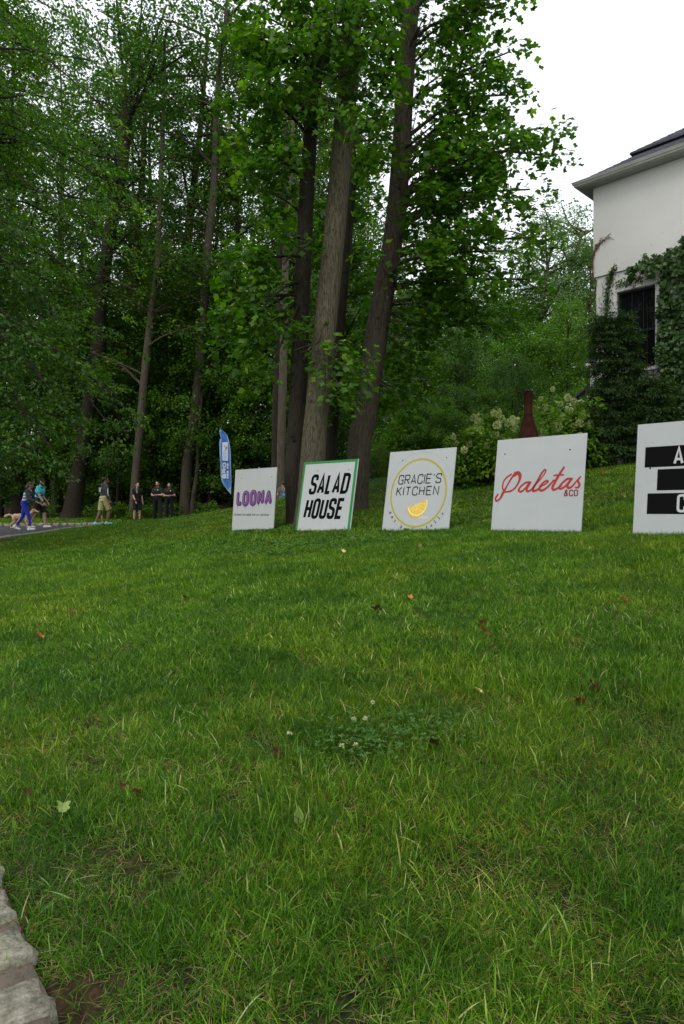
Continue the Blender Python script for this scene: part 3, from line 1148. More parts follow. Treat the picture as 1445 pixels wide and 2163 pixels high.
    put('pane', mesh('pane', *box(((wx0 + wx1) / 2, .105, (wz0 + ft + mz - .025) / 2), (wx1 - wx0 - 2 * ft - .004, .006, mz - .025 - wz0 - ft))), M['glass'], W)
    put('interior', mesh('interior', *box(((wx0 + wx1) / 2, 1.0, (wz0 + wz1) / 2), (2.2, .05, 3))), M['win_frame'], W)
    return root, (wx0, wx1, wz0, wz1)


HOUSE, WIN = build_house()


def local_leaves(rng, pos, size, tmpl, out=(0, -1, 0), droop=.9, shift=0.0):
    """leaves lying against a wall in the house's own frame"""
    n = len(pos)
    d = np.tile([0, -.25, -1.0], (n, 1)) + rng.normal(0, .45, (n, 3))
    d /= np.linalg.norm(d, axis=1)[:, None]
    nr = np.tile(np.array(out, float) + [0, 0, .7], (n, 1)) + rng.normal(0, .6, (n, 3))
    nr -= d * (nr * d).sum(1)[:, None]
    nr /= np.linalg.norm(nr, axis=1)[:, None]
    s2 = np.cross(d, nr)
    sz = size * rng.uniform(.6, 1.3, n)
    tv, tf = tmpl
    V = pos[:, None] + sz[:, None, None] * (tv[None, :, 0, None] * s2[:, None] + tv[None, :, 1, None] * d[:, None] + tv[None, :, 2, None] * nr[:, None])
    k = len(tv)
    return V.reshape(-1, 3), (np.arange(n)[:, None, None] * k + tf[None]).reshape(-1, 3), np.repeat(np.clip(rng.beta(2, 3, n) + shift, 0, 1), k)


def build_ivy():
    rng = np.random.default_rng(21)
    root = thing('ivy', 'green ivy climbing the stucco wall of the house around the dark window', 'climbing plant', (5.958, 16.0, 1.6), rot=math.atan2(-.714, .70))
    wx0, wx1, wz0, wz1 = WIN
    n = 40000
    x, z = rng.uniform(.8, 4.6, n), rng.uniform(-.2, 6.0, n)
    top = np.interp(x, [0, .9, 1.2, 1.6, 2.0, 2.5, 3.2, 8.5], [-1, 4.75, 4.95, 5.1, 5.25, 5.45, 5.6, 5.6]) + .5 * (vnoise(x, x * 0 + 1, .22, 6) - .5) + .25 * (vnoise(x, x * 0 + 1, .07, 7) - .5)
    keep = (z < top) & ((x > wx1 + .08 + .16 * (vnoise(z, z * 0 + 3, .16, 5) - .35)) | (z > wz1 + .20 + .1 * np.sin(x * 13)) & (x > wx0 + .35)) & (x > .85)
    # clumps: overlapping shelves of leaves with shaded hollows
    cl = vnoise(x * 1.0, z * 1.0, .34, 8)
    keep &= rng.random(n) < np.clip((cl - .05) * 2.4, .45, 1)
    x, z = x[keep], z[keep]
    y = -.05 - rng.random(len(x)) * .14 - .34 * vnoise(x, z, .30, 12) * vnoise(x, z, .11, 13)
    a = local_leaves(rng, np.c_[x, y, z], .078, tmpl_tulip())
    # the thin runner left of the window and its scraps
    p = smooth_line([(.30, -.03, 1.2), (.33, -.03, 2.6), (.28, -.03, 3.6), (.27, -.03, 4.3), (.36, -.03, 4.8), (.45, -.07, 5.0)], 900) + rng.normal(0, .028, (900, 3)) * [1.4, .4, 1]
    b = local_leaves(rng, p[rng.random(900) < np.linspace(1, .55, 900)], .06, tmpl_oval(), shift=-.1)
    p = np.c_[rng.uniform(.50, 1.1, 260), np.full(260, -.05), 4.62 + rng.normal(0, .06, 260)]
    c = local_leaves(rng, p, .045, tmpl_oval(), shift=.1)
    p = np.c_[rng.uniform(-.10, .02, 130), rng.uniform(-.09, .1, 130), rng.uniform(3.7, 4.9, 130)]
    d = local_leaves(rng, p, .09, tmpl_oval(), shift=.35)
    V, Fq, t, k = [], [], [], 0
    for v, f, tt in (a, b, c, d):
        V.append(v); Fq.append(f + k); t.append(tt); k += len(v)
    put('leaves', mesh('leaves', np.vstack(V), np.vstack(Fq), tint=np.concatenate(t)), M['ivy_leaf'], root)
    tb = []
    for s in range(26):
        x0 = rng.uniform(1.45, 4.4)
        q = [(x0, -.03, -.1)]
        for i in range(6): q.append((q[-1][0] + rng.normal(0, .18), -.03 - rng.random() * .02, q[-1][2] + rng.uniform(.5, 1.0)))
        q = np.array(q); q[:, 2] = np.minimum(q[:, 2], 5.3)
        tb.append(tube(smooth_line(q, 14), np.linspace(.014, .003, 14), 5))
    tb.append(tube(smooth_line([(.30, -.03, .2), (.33, -.03, 2.6), (.28, -.03, 3.6), (.27, -.03, 4.3), (.36, -.03, 4.8), (.47, -.07, 5.1)], 20), np.linspace(.02, .005, 20), 5))
    for s in range(16):
        z0 = rng.uniform(2.6, 4.7)
        tb.append(tube(smooth_line([(.28, -.03, z0), (.2 + rng.normal(0, .05), -.03, z0 + rng.uniform(.05, .3)), (.28 + rng.uniform(-.25, .2), -.03, z0 + rng.uniform(.1, .6))], 7), .003, 4))
    put('stems', tubes_mesh('stems', tb), M['bark_brown'], root)
    # dead brown runner hanging at the corner
    tb, pts = [], []
    for s in range(7):
        q = smooth_line([(-.055, -.055, 4.5), (-.06 + rng.normal(0, .02), -.06, 5.0), (-.05 + rng.normal(0, .02), -.06, 5.4), (.0 + s * .045, -.055, 5.62 + s * .02), (.03 + s * .07, -.055, 5.68 + rng.normal(0, .05))], 14)
        tb.append(tube(q, .004, 4)); pts.append(q[rng.integers(0, 14, 14)] + rng.normal(0, .012, (14, 3)))
    r2 = thing('dead_vine', 'dead brown vine scrap clinging to the upper corner of the stucco house', 'vine', (5.958, 16.0, 1.6), rot=math.atan2(-.714, .70))
    put('stems', tubes_mesh('stems', tb), M['dead'], r2)
    v, f, t = local_leaves(rng, np.vstack(pts), .05, tmpl_oval())
    put('leaves', mesh('leaves', v, f, tint=t), M['dead'], r2)


M['dead'] = mat_noise('dead_leaf', (.075, .038, .02), (.19, .105, .055), scale=20, rough=.9, bump=.1)
build_ivy()


def build_wing():
    root = thing('entry_wing', 'low white trimmed wing with grey shingle roof, half hidden by the hemlock', 'house', (6.9, 21.0, 1.7), rot=R(-12))
    # local: x right, y away; heights above ground 1.7
    put('wall', mesh('wall', *join([box((2.4, 1.5, 1.1), (3.6, 2.6, 2.2)), box((2.6, 1.8, 2.75), (3.2, 2.4, 1.2))])), M['stucco'], root)
    def prism(nm, V, mat):
        return put(nm, mesh(nm, V, [(0, 1, 2, 3), (4, 7, 6, 5), (0, 4, 5, 1), (1, 5, 6, 2), (2, 6, 7, 3), (3, 7, 4, 0)]), mat, root)
    def slab(a, b, c, d, t=.06):
        return [a, b, c, d] + [(x, y, z - t) for x, y, z in (a, b, c, d)]
    prism('roof', slab((.35, -.1, 2.15), (4.6, -.1, 2.15), (4.6, 1.0, 2.95), (.75, 1.0, 2.95)), M['shingle'])
    prism('roof', slab((-.05, .0, 2.62), (.75, -.2, 3.26), (.8, 2.6, 3.26), (-.05, 2.6, 2.62)), M['shingle'])
    prism('rake_board', slab((-.08, -.03, 2.60), (.52, -.10, 2.76), (.52, -.06, 2.76), (-.08, .01, 2.60), .10), M['white_trim'])
    put('eave_board', mesh('eave_board', *box((2.4, -.115, 2.06), (4.2, .025, .12))), M['white_trim'], root)
    put('corner_post', mesh('corner_post', *box((.72, -.26, 3.2), (.10, .10, 1.15))), M['white_trim'], root)
    prism('roof', slab((.5, -.42, 3.80), (2.6, -.42, 3.80), (2.3, 1.2, 4.25), (.9, 1.2, 4.25)), M['shingle'])
    put('cornice', mesh('cornice', *box((1.55, -.40, 3.73), (2.1, .05, .07))), M['white_trim'], root)


build_wing()

# ------------------------------------------------------------------ the four tulip trees behind the signs
def px_trunk(pts):
    return np.array([P(x, y, Y) for x, y, Y in pts])


def clear_bole(t, specs):
    """the boles are bare on the side towards the lawn: drop most sprays standing right before them"""
    keep = []
    for c in t.cl:
        x = 722.5 + 1442 * c[0] / c[1]
        y = 1081.5 - 1442 * (c[2] - CAM_H) / c[1]
        drop = 0.0
        for key, lab, bk, tp, rad, tn in specs:
            if key == 'C': continue
            q = np.array(tp)[::-1]
            bx, bd = np.interp(y, q[:, 1], q[:, 0]), np.interp(y, q[:, 1], q[:, 2])
            if c[1] < bd + .2 and abs(x - bx) < 50:
                lim = {'A': 470, 'B': 330, 'D': 30}[key]
                p = .97 if y > lim else .62 if key == 'D' else .45
                if key == 'B' and 690 < y < 850: p = .45
                drop = max(drop, p)
        if t.rng.random() > drop: keep.append(c)
    return keep


def build_tulips():
    specs = [
        ('A', 'straight dark tulip tree, leftmost of the close clump between the two left signs', 'bark_brown',
         [(628, 1112, 12.9), (622, 1000, 12.9), (629, 846, 13.0), (636, 673, 13.1), (643, 500, 13.2), (656, 277, 13.3), (679, 35, 13.4), (694, -220, 13.6), (705, -420, 14)], [.185, .172, .165, .155, .15, .14, .13, .09, .04], .45),
        ('B', 'thick grey tulip tree with furrowed bark rising from behind the green bordered sign', 'bark_grey',
         [(652, 1122, 12.2), (661, 968, 12.3), (668, 880, 12.4), (686, 700, 12.6), (706, 500, 12.8), (720, 346, 13.0), (738, 138, 13.2), (746, 0, 13.4), (760, -240, 13.8), (770, -430, 14)], [.25, .225, .215, .205, .20, .198, .20, .19, .13, .05], .28),
        ('C', 'slim dark tulip tree trunk half hidden behind the thick grey trunk', 'bark_dark',
         [(690, 1075, 16.2), (697, 968, 16.2), (703, 880, 16.2), (718, 673, 16.2), (733, 500, 16.3), (742, 346, 16.4), (735, 100, 16.6), (740, -240, 17)], [.17, .15, .145, .135, .13, .12, .10, .05], .4),
        ('D', 'brown tulip tree leaning to the right, rightmost of the close clump', 'bark_brown2',
         [(748, 1090, 14.0), (760, 930, 14.0), (771, 880, 14.0), (801, 673, 13.9), (831, 500, 13.8), (846, 346, 13.8), (856, 173, 13.9), (870, 0, 14.0), (888, -230, 14.3), (895, -430, 14.6)], [.250, .238, .238, .225, .20, .19, .182, .16, .11, .04], .18),
    ]
    M['bark_brown2'] = bark_mat('bark_brown2', (.019, .016, .011), (.084, .070, .048), (.060, .056, .034))
    # branch ends as (x, y, depth), start height along the picture's y, sub-sprays
    ends = {
        'A': [((520, 70, 12.2), 190), ((545, 25, 12.5), 120), ((508, 215, 12.3), 300), ((560, 170, 11.9), 260), ((522, 300, 12.6), 380), ((580, 330, 12.0), 400), ((552, 400, 13.2), 470), ((515, 560, 12.6), 560), ((555, 520, 12.1), 520),
              ((500, 650, 12.5), 640), ((560, 640, 12.2), 610), ((525, 740, 12.6), 640), ((580, 760, 12.4), 650), ((600, 560, 12.0), 560), ((490, 710, 13.0), 620), ((600, 90, 11.8), 170), ((640, 230, 12.0), 260), ((640, -60, 12.0), 20), ((560, -90, 12.2), 10)],
        'B': [((700, 60, 11.4), 110), ((760, 90, 11.5), 150), ((660, 140, 11.6), 190), ((800, 60, 11.8), 130), ((780, 200, 11.6), 250), ((690, 230, 11.5), 260), ((800, 290, 13.8), 340), ((640, 20, 11.6), 90), ((820, 130, 12.2), 200),
              ((650, 740, 11.9), 745), ((690, 800, 11.8), 770), ((740, 790, 12.0), 770), ((720, -80, 12.0), -10), ((830, -60, 12.4), 0), ((760, 10, 11.4), 60)],
        'C': [((640, 420, 17), 460), ((780, 420, 17.5), 480), ((790, 540, 17.5), 590), ((770, 640, 17.0), 690), ((660, 620, 17.5), 660), ((780, 730, 16.6), 750), ((790, 800, 16.4), 790), ((600, 480, 17.5), 540), ((780, 330, 17.0), 390), ((740, 860, 15.6), 840), ((800, 230, 17), 300), ((600, 700, 16.5), 720)],
        'D': [((1070, 5, 12.8), 70), ((1000, 10, 13.4), 90), ((960, 60, 14.0), 130), ((1075, 110, 13.4), 210), ((1010, 150, 13.0), 220), ((1085, 200, 13.8), 290), ((1150, 270, 13.2), 380), ((1170, 330, 13.4), 440), ((1090, 300, 12.8), 400),
              ((1040, 250, 14.6), 330), ((1120, 400, 13.4), 470), ((1060, 420, 12.6), 490), ((1000, 350, 12.8), 420), ((1140, 500, 13.6), 540), ((1075, 530, 13.0), 560), ((990, 480, 12.6), 530), ((1120, 590, 13.6), 600),
              ((1050, 640, 13.2), 630), ((980, 600, 12.8), 610), ((920, 420, 13.0), 480), ((930, 250, 12.8), 310), ((940, 560, 12.9), 600), ((980, 690, 13.4), 660), ((900, 690, 13.6), 670), ((860, 760, 14.2), 700), ((900, 640, 14.6), 640),
              ((930, 160, 13.2), 230), ((1000, 420, 15), 480), ((1060, 340, 15), 420), ((960, 300, 15.2), 370), ((950, -70, 13.4), 10), ((1040, -90, 13), 0), ((900, 30, 12.8), 90), ((860, 860, 13.8), 800), ((840, 840, 14.8), 790), ((900, 540, 12.4), 590)],
    }
    kept = []
    for key, label, bk, tp, rad, tint in specs:
        pts = px_trunk(tp)
        pts[0, 2] = Tz(pts[0, 0], pts[0, 1]) - .12
        t = Tree(40 + ord(key))
        L_, rr = t.trunk(pts, rad, seg=36, n=150, flare=.22 if key != 'C' else .15, rough=.030, flare_h=.30)
        for (ex, ey, eY), sy in ends[key]:
            zs = CAM_H + (1081.5 - sy) / 1442.0 * 13.5
            i = int(np.argmin(np.abs(L_[:, 2] - zs)))
            e = P(ex, ey, eY)
            ln = np.linalg.norm(e - L_[i])
            t.limb(L_[i], e, .022 + .011 * ln, sag=.10, nsub=5 + int(ln * 1.9), sublen=.72, csize=.50, t0=.22)
        # high part of the crown above the picture
        for q in range(9):
            i = int(len(L_) * t.rng.uniform(.86, .99))
            az = t.rng.uniform(0, 6.28)
            e = L_[i] + np.array([math.cos(az) * 2.6, math.sin(az) * 2.6, .9])
            t.limb(L_[i], e, .04, sag=.1, nsub=5, sublen=1.0, csize=.8)
        # knots and stubs on the bark
        for q in range(9):
            i = int(len(L_) * t.rng.uniform(.06, .8))
            az = t.rng.uniform(3.5, 6.0)
            dv = np.array([math.cos(az), math.sin(az), .15])
            p0 = L_[i] + dv * rr[i] * .85
            t.stem.append(tube([p0, p0 + dv * .04, p0 + dv * .055], [.055, .04, .012], 8))
        t.cl = clear_bole(t, specs)
        root = thing('tulip_tree', label, 'tree', pts[0] + [0, 0, .1])
        t.finish(root, M[bk], M['tulip_leaf'], 27, .104, tmpl_tulip(), flat=.22, droop=.55, spread=.42, tint_shift=-.03)
        # single leaves one can pick out at the crown's rim
        if key in 'AD':
            rng = np.random.default_rng(77 + ord(key))
            v, f = tmpl_tulip()
            base = [mesh('leaf', v * s, [tuple(q) for q in f], tint=np.full(len(v), tt)) for s, tt in ((.115, .35), (.125, .6), (.10, .85), (.12, .95))]
            cl = np.array([c for c in t.cl if c[2] < 11])
            o = np.array(root.location)
            w = (cl[:, 0] - cl[:, 1] * .1) * (1 if key == 'D' else -1) - cl[:, 1] * .5
            pick = cl[(cl[:, 2] < 9.2)]
            pick = pick[np.argsort(-((pick[:, 0] - pick[:, 1] * .1) * (1 if key == 'D' else -1) - pick[:, 1] * .5))[:90]]
            for q in range(150):
                c = pick[rng.integers(len(pick))]
                ax = c[3:6] / np.linalg.norm(c[3:6])
                p = c[:3] + ax * c[6] * rng.uniform(.5, 1.15) + rng.normal(0, .13, 3)
                put('leaf', base[rng.integers(4)], M['tulip_leaf'], root, p - o, (rng.normal(0, .6) + 3.6, rng.normal(0, .5), rng.uniform(0, 6.28)))
        kept.append(root)


build_tulips()

# ------------------------------------------------------------------ the wood
def generic_tree(seed, H, c0, rad, nl, bark, leafm, per, lsize, csize, nsub=5, lean=.4, elev=(.15, .8), tr=.3, tmpl=None, top=True, name='forest_tree', droop=.5):
    t = Tree(seed)
    rng = t.rng
    pts = [(0, 0, -.3)]
    lx, ly = rng.normal(0, lean, 2)
    for k in range(1, 6):
        f = k / 5
        pts.append((lx * f + rng.normal(0, lean * .3), ly * f + rng.normal(0, lean * .3), H * f * .97))
    L_, rr = t.trunk(pts, [tr * 1.15, tr * .9, tr * .75, tr * .55, tr * .3, .03], seg=10, n=30, flare=.35, rough=.04)
    ga = rng.uniform(0, 6.28)
    for k in range(nl):
        f = (k + rng.random()) / nl
        z = c0 + (H - c0) * f ** .9 * .98
        i = int(np.argmin(np.abs(L_[:, 2] - z)))
        prof = math.sin(math.pi * min(1, max(.0, .14 + .80 * f))) ** .7
        ln = rad * prof * rng.uniform(.7, 1.15)
        ga += 2.4 + rng.normal(0, .35)
        el = rng.uniform(*elev) * (.5 + f)
        e = L_[i] + np.array([math.cos(ga) * math.cos(el), math.sin(ga) * math.cos(el), math.sin(el)]) * ln
        t.limb(L_[i], e, max(.02, tr * .34 * (1.1 - f)), sag=rng.uniform(-.05, .12), nsub=nsub, sublen=ln * .38, csize=csize, seg=5)
    root = thing(name, None, 'tree')
    t.finish(root, M[bark], M[leafm], per, lsize, tmpl or tmpl_rhomb(), droop=droop)
    return root


PROTO = {}
PROTO['tall'] = [generic_tree(100 + i, 27, [6, 8, 4.5, 7, 5][i], [4.6, 4.2, 5.0, 4.4, 4.8][i], 46, ['bark_far', 'bark_dark', 'bark_far', 'bark_brown', 'bark_dark'][i], ['forest_leaf', 'forest_leaf_b', 'forest_leaf', 'forest_leaf_b', 'forest_leaf'][i], 36, .175, .85) for i in range(5)]
PROTO['mid'] = [generic_tree(120 + i, 15, [2.0, 3.0, 2.5][i], [4.0, 3.6, 4.2][i], 38, 'bark_dark', ['forest_leaf', 'forest_leaf_b', 'beech_leaf'][i], 48, .15, 1.0, droop=.7) for i in range(3)]
PROTO['mid'].append(generic_tree(125, 15, 2.5, 4.2, 40, 'bark_far', 'haze_pale_leaf', 46, .15, .9, droop=.6))
PROTO['tall'].append(generic_tree(106, 27, 6, 4.6, 44, 'bark_far', 'haze_pale_leaf', 34, .175, .85))
PROTO['low'] = [generic_tree(130 + i, 6, [1.1, .5, .8][i], [2.3, 2.0, 2.5][i], 24, 'bark_brown', ['forest_leaf', 'shrub_leaf', 'beech_leaf'][i], 46, .11, .62, tr=.09, nsub=5, droop=.8, name='sapling', lean=.2) for i in range(3)]
_used = set()
_FAR_GROUP = 'trees of the wood'


def plant(kind, v, x, y, s, sz, rot, label, group=None):
    pr = PROTO[kind][v]
    key = (kind, v)
    z = Tz(x, y) - .05
    if key not in _used:
        _used.add(key)
        pr.location = (x, y, z)
        pr.rotation_euler = (0, 0, rot)
        pr.scale = (s, s, sz)
        pr['label'] = label
        if group: pr['group'] = group
        return pr
    return copy_tree(pr, (x, y, z), rot, (s, sz), label, group)


def build_explicit_trees():
    """trunks of the wood's edge that the photograph lets one tell apart"""
    sp = [
        ('broad dark oak with flared foot and high fork, left of the wood', 'bark_dark', 33, [(150, 1096, 33), (165, 1000, 33), (180, 900, 33), (203, 765, 33), (214, 625, 33), (236, 470, 33), (260, 330, 33), (268, 245, 33)], [.42, .36, .33, .32, .30, .28, .28, .26], .5,
         [((332, 149, 32.5), 255, .16), ((353, 10, 32.5), 190, .12), ((430, 92, 32), 170, .10), ((221, 183, 33.5), 262, .13), ((190, 60, 34), 230, .10), ((258, 60, 33), 250, .12), ((300, -80, 33), 120, .1), ((240, -160, 33), 60, .1)]),
        ('slender pale grey tree just left of the man in black shorts', 'bark_tan', 32.5, [(281, 1096, 32.5), (285, 1018, 32.5), (293, 930, 32.5), (307, 770, 32.5), (322, 640, 32.8), (333, 560, 33), (338, 420, 33), (345, 250, 33.2), (350, 60, 33.5)], [.20, .185, .18, .17, .155, .14, .12, .09, .05], .25, []),
        ('dark leaning tree in the second row of the wood, right of the broad oak', 'bark_dark', 38, [(252, 1090, 38), (258, 900, 38), (266, 796, 38), (276, 700, 38), (285, 560, 38), (300, 380, 38), (310, 160, 38)], [.34, .30, .28, .26, .22, .17, .09], .3, []),
        ('dark tree in the second row of the wood that bends right above the two officers', 'bark_dark', 40, [(322, 1088, 40), (330, 880, 40), (340, 744, 40), (358, 675, 40), (388, 571, 40), (405, 430, 40), (425, 250, 40), (440, 60, 40)], [.40, .36, .34, .31, .27, .22, .15, .08], .3, [((330, 400, 40), 520, .14), ((380, 200, 40), 460, .12)]),
        ('tall grey brown tree right of the officers, thin second stem at its foot', 'bark_far', 33, [(391, 1096, 33), (395, 984, 33), (405, 917, 33), (418, 813, 33), (425, 709, 33), (432, 605, 33), (442, 485, 33), (450, 420, 33), (454, 328, 33), (456, 242, 33), (464, 138, 33), (478, 20, 33), (485, -160, 33)], [.27, .25, .235, .225, .21, .20, .19, .18, .155, .13, .11, .08, .04], .3,
         [((505, 290, 33.4), 430, .11), ((522, 225, 33.4), 400, .05), ((553, 160, 33), 250, .07), ((540, 60, 33), 200, .06)]),
        ('brown left trunk of the thin pair behind the purple lettered sign', 'bark_brown', 27, [(581, 1070, 27), (582, 900, 27), (588, 720, 27), (592, 560, 27), (600, 360, 27), (610, 160, 27)], [.16, .145, .135, .12, .10, .05], .2, []),
        ('pale right trunk of the thin pair behind the purple lettered sign', 'bark_tan', 26, [(594, 1070, 26), (594, 960, 26), (597, 830, 26), (600, 700, 26), (603, 560, 26), (612, 400, 26), (622, 200, 26)], [.19, .165, .16, .145, .13, .10, .05], .2, []),
        ('bare lower trunk behind the midground shrubs right of the leaning brown tree', 'bark_dark', 34, [(888, 1010, 34), (890, 850, 34), (893, 760, 34), (905, 640, 34), (915, 500, 34)], [.36, .33, .30, .26, .16], .2, []),
        ('tall thin pale tree far behind the house corner with feathery crown', 'bark_far', 46, [(1185, 1000, 46), (1187, 800, 46), (1190, 720, 46), (1196, 620, 46), (1215, 540, 46), (1232, 490, 46)], [.28, .24, .22, .18, .12, .05], .2, []),
        ('thin grey trunk of the background wood left of the feathery pale tree', 'bark_far', 44, [(1145, 1000, 44), (1143, 820, 44), (1140, 700, 44), (1150, 600, 44), (1165, 530, 44)], [.24, .2, .17, .12, .05], .2, []),
    ]
    for n, (label, bk, Y, tp, rad, flare, limbs) in enumerate(sp):
        pts = px_trunk(tp)
        pts[0, 2] = Tz(pts[0, 0], pts[0, 1]) - .2
        t = Tree(300 + n)
        L_, rr = t.trunk(pts, rad, seg=16, n=60, flare=flare, rough=.035, flare_h=.5)
        big = Y > 30
        for (e, sy, r) in limbs:
            zs = CAM_H + (1081.5 - sy) / 1442.0 * Y
            i = int(np.argmin(np.abs(L_[:, 2] - zs)))
            t.limb(L_[i], P(*e), r, sag=.06, nsub=7, sublen=1.8, csize=1.0, t0=.35)
        if n == 4:
            a = P(404, 1092, 32.8); a[2] = Tz(a[0], a[1]) - .1
            t.stem.append(tube(smooth_line([a, P(410, 1040, 32.8), P(417, 990, 32.9), P(421, 900, 33), P(426, 830, 33)], 20), np.linspace(.12, .07, 20), 10))
        k0 = .30 if n not in (5, 6) else .45
        for q in range(22 if big else 8):
            f = k0 + (1 - k0) * t.rng.random() ** .8
            i = min(len(L_) - 1, int(f * len(L_)))
            az = t.rng.uniform(0, 6.28)
            ln = t.rng.uniform(2.0, 3.8) * (1 if big else .4)
            e = L_[i] + np.array([math.cos(az), math.sin(az), t.rng.uniform(.1, .6)]) * ln
            t.limb(L_[i], e, .03 + .02 * ln * (1 if big else .5), sag=.05, nsub=5, sublen=1.2 if big else .5, csize=.95 if big else .4, seg=5)
        root = thing('forest_tree', label, 'tree', pts[0] + [0, 0, .2])
        t.finish(root, M[bk], M['haze_pale_leaf' if n >= 8 else 'forest_leaf' if n % 2 == 0 else 'forest_leaf_b'], 38 if big else 30, .16 if big else .10, tmpl_rhomb(), tint_shift=.12 if n >= 8 else 0)


build_explicit_trees()


def build_wood():
    rng = np.random.default_rng(8)
    kinds = ['tall', 'tall', 'tall', 'mid']
    rows = []
    for x in (-20.5, -16.5, -5.2, -2.0): rows.append(('tall', x, 36 + rng.normal(0, .8), 1.0))
    for x in (-22, -17.5, -13.0, -8.4, -4.2, .6): rows.append(('tall', x + rng.normal(0, .5), 42 + rng.normal(0, 1.2), 1.02))
    for x in np.arange(-30, 5, 5.2): rows.append(('tall', x + rng.normal(0, .8), 51 + rng.normal(0, 1.6), 1.05))
    for x in (-21, -15, -12.2, -9.4, -6.4, -3.4, -.6): rows.append(('mid', x + rng.normal(0, .4), 38.5 + rng.normal(0, .8), .9))
    for x in (-26, -21, -16, -12, -8, -4, 0, 4): rows.append(('mid', x + rng.normal(0, .6), 46 + rng.normal(0, 1.2), 1.0))
    where = {}
    lab = {'tall': 'tall leafy forest tree inside the wood beyond the drive', 'mid': 'middle height leafy tree filling the wood beyond the drive'}
    for i, (k, x, y, s) in enumerate(rows):
        if k == 'tall' and -12.5 < x < -1: s *= .84
        pr = 5 if k == 'tall' else 3
        v = int(rng.integers(pr))
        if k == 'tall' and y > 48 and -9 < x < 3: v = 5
        plant(k, v, x, y, s * rng.uniform(.92, 1.1), s * rng.uniform(.95, 1.12), rng.uniform(0, 6.28), lab[k], {'tall': 'tall trees of the wood', 'mid': 'middle height trees of the wood'}[k])
    # right hand background, lower towards the house
    BACK_LABELS = ['background tree above the mid green shrub, just right of the leaning trunk', 'rounded background tree above the dark shrub', 'background tree straight above the chimney', 'background tree behind the leaning trunk, low crown', 'background tree filling the gap left of the feathery pale tree',
        'background tree touching the left corner of the house', 'second row tree behind the one above the mid green shrub', 'second row tree above and behind the yellow ringed sign', 'second row tree above the left hydrangea bush', 'back row tree beside the feathery pale tree top',
        'tree hidden for the most part behind the house', 'tree close behind the house corner, mostly covered', 'farthest tree behind the house', 'background tree seen between the close trunks', 'small light green tree between the yellow ringed sign and the chimney top', 'small light green tree above the right hydrangea bush']
    for i_, (x, y, k, s, sz) in enumerate(((5.0, 36, 'mid', 1.0, .82), (8.3, 40, 'mid', 1.05, .88), (11.2, 43, 'mid', 1.05, .95), (2.2, 33, 'mid', .85, .85), (14.3, 45, 'mid', 1.0, 1.0), (16.9, 47, 'mid', 1.0, 1.22),
                             (4.2, 47, 'mid', 1.1, .95), (8, 52, 'mid', 1.2, 1.0), (12.5, 55, 'mid', 1.2, 1.1), (18.5, 56, 'mid', 1.2, 1.3), (22, 54, 'mid', 1.3, 1.5), (21, 40, 'mid', 1, 1.1), (28, 50, 'mid', 1.2, 1.3), (0, 36, 'mid', 1, 1.1), (6.2, 30.5, 'mid', .62, .55), (9.6, 33, 'mid', .7, .62))):
        sz *= .86
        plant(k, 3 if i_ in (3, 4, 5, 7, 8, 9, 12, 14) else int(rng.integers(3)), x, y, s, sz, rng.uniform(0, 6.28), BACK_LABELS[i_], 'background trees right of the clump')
    # saplings along the wood's edge
    SAP = ['sapling at the far left edge of the wood', 'sapling behind the woman in blue leggings', 'sapling just right of the flared foot of the broad oak', 'sapling left of the slender pale tree', 'sapling behind the man in black shorts', 'dark sapling behind and between the man in shorts and the officers',
           'sapling right of the tall grey brown tree', 'sapling left of the blue feather flag', 'sapling right behind the blue feather flag', 'sapling above the leftmost sign', 'sapling between the leftmost sign and the close trunks', 'back sapling behind the hooded man', 'back sapling between the broad oak and the pale tree',
           'back sapling behind the tall grey brown tree', 'back sapling in the dark at the far left', 'sapling behind the close tulip tree trunks']
    for i_, (x, y, s) in enumerate(((-17.5, 33.5, .95), (-15.0, 34, 1.15), (-12.2, 34.5, 1.0), (-11.1, 33.6, .95), (-9.4, 34.6, .95), (-8.6, 36, 1.1), (-6.6, 33.8, 1.15), (-5.6, 35, 1.3), (-4.3, 33.6, 1.0), (-3.0, 35, 1.1), (-1.7, 33, 1.0), (-10.2, 38, 1.3), (-13.8, 37, 1.4), (-7.3, 38, 1.4), (-18.5, 37, 1.4), (-0.3, 30, 1.0))):
        plant('low', int(rng.integers(3)), x, y, s, s * rng.uniform(1, 1.25), rng.uniform(0, 6.28), SAP[i_], 'saplings at the wood edge')
    SHR = ['border shrub behind the dark shrub, over the yellow ringed sign', 'border shrub left of the hydrangeas, in the back', 'border shrub above the red scripted sign, in the back', 'tall border shrub behind the mid green one', 'border shrub between the yellow ringed and the red scripted sign', 'border shrub right behind the left hydrangea',
           'low border shrub beside the round boxwood', 'large border shrub beyond the right hydrangea', 'large border shrub behind the leaning trunk', 'very low shrub at the lawn crest, left one', 'very low shrub at the lawn crest, right one']
    for i_, (x, y, s, sz) in enumerate(((3.0, 26.5, .85, .85), (4.7, 28, .9, 1.0), (6.7, 25.5, .75, .85), (1.8, 25.0, .62, .7), (3.9, 23.8, .55, .55), (5.7, 22.8, .5, .62), (2.4, 22.4, .48, .42), (8.6, 26, .9, 1.05), (1.9, 28.5, 1.0, 1.0), (3.3, 21.6, .38, .40), (4.6, 20.6, .36, .40))):
        plant('low', int(rng.integers(3)), x, y, s, sz, rng.uniform(0, 6.28), SHR[i_], 'shrubs of the border')


build_wood()
plant('tall', 2, 1.5, -6.5, 1.15, .95, 1.0, 'added unseen tree behind the viewpoint, shading the near lawn')  # unseen tree, added so its crown darkens the near grass


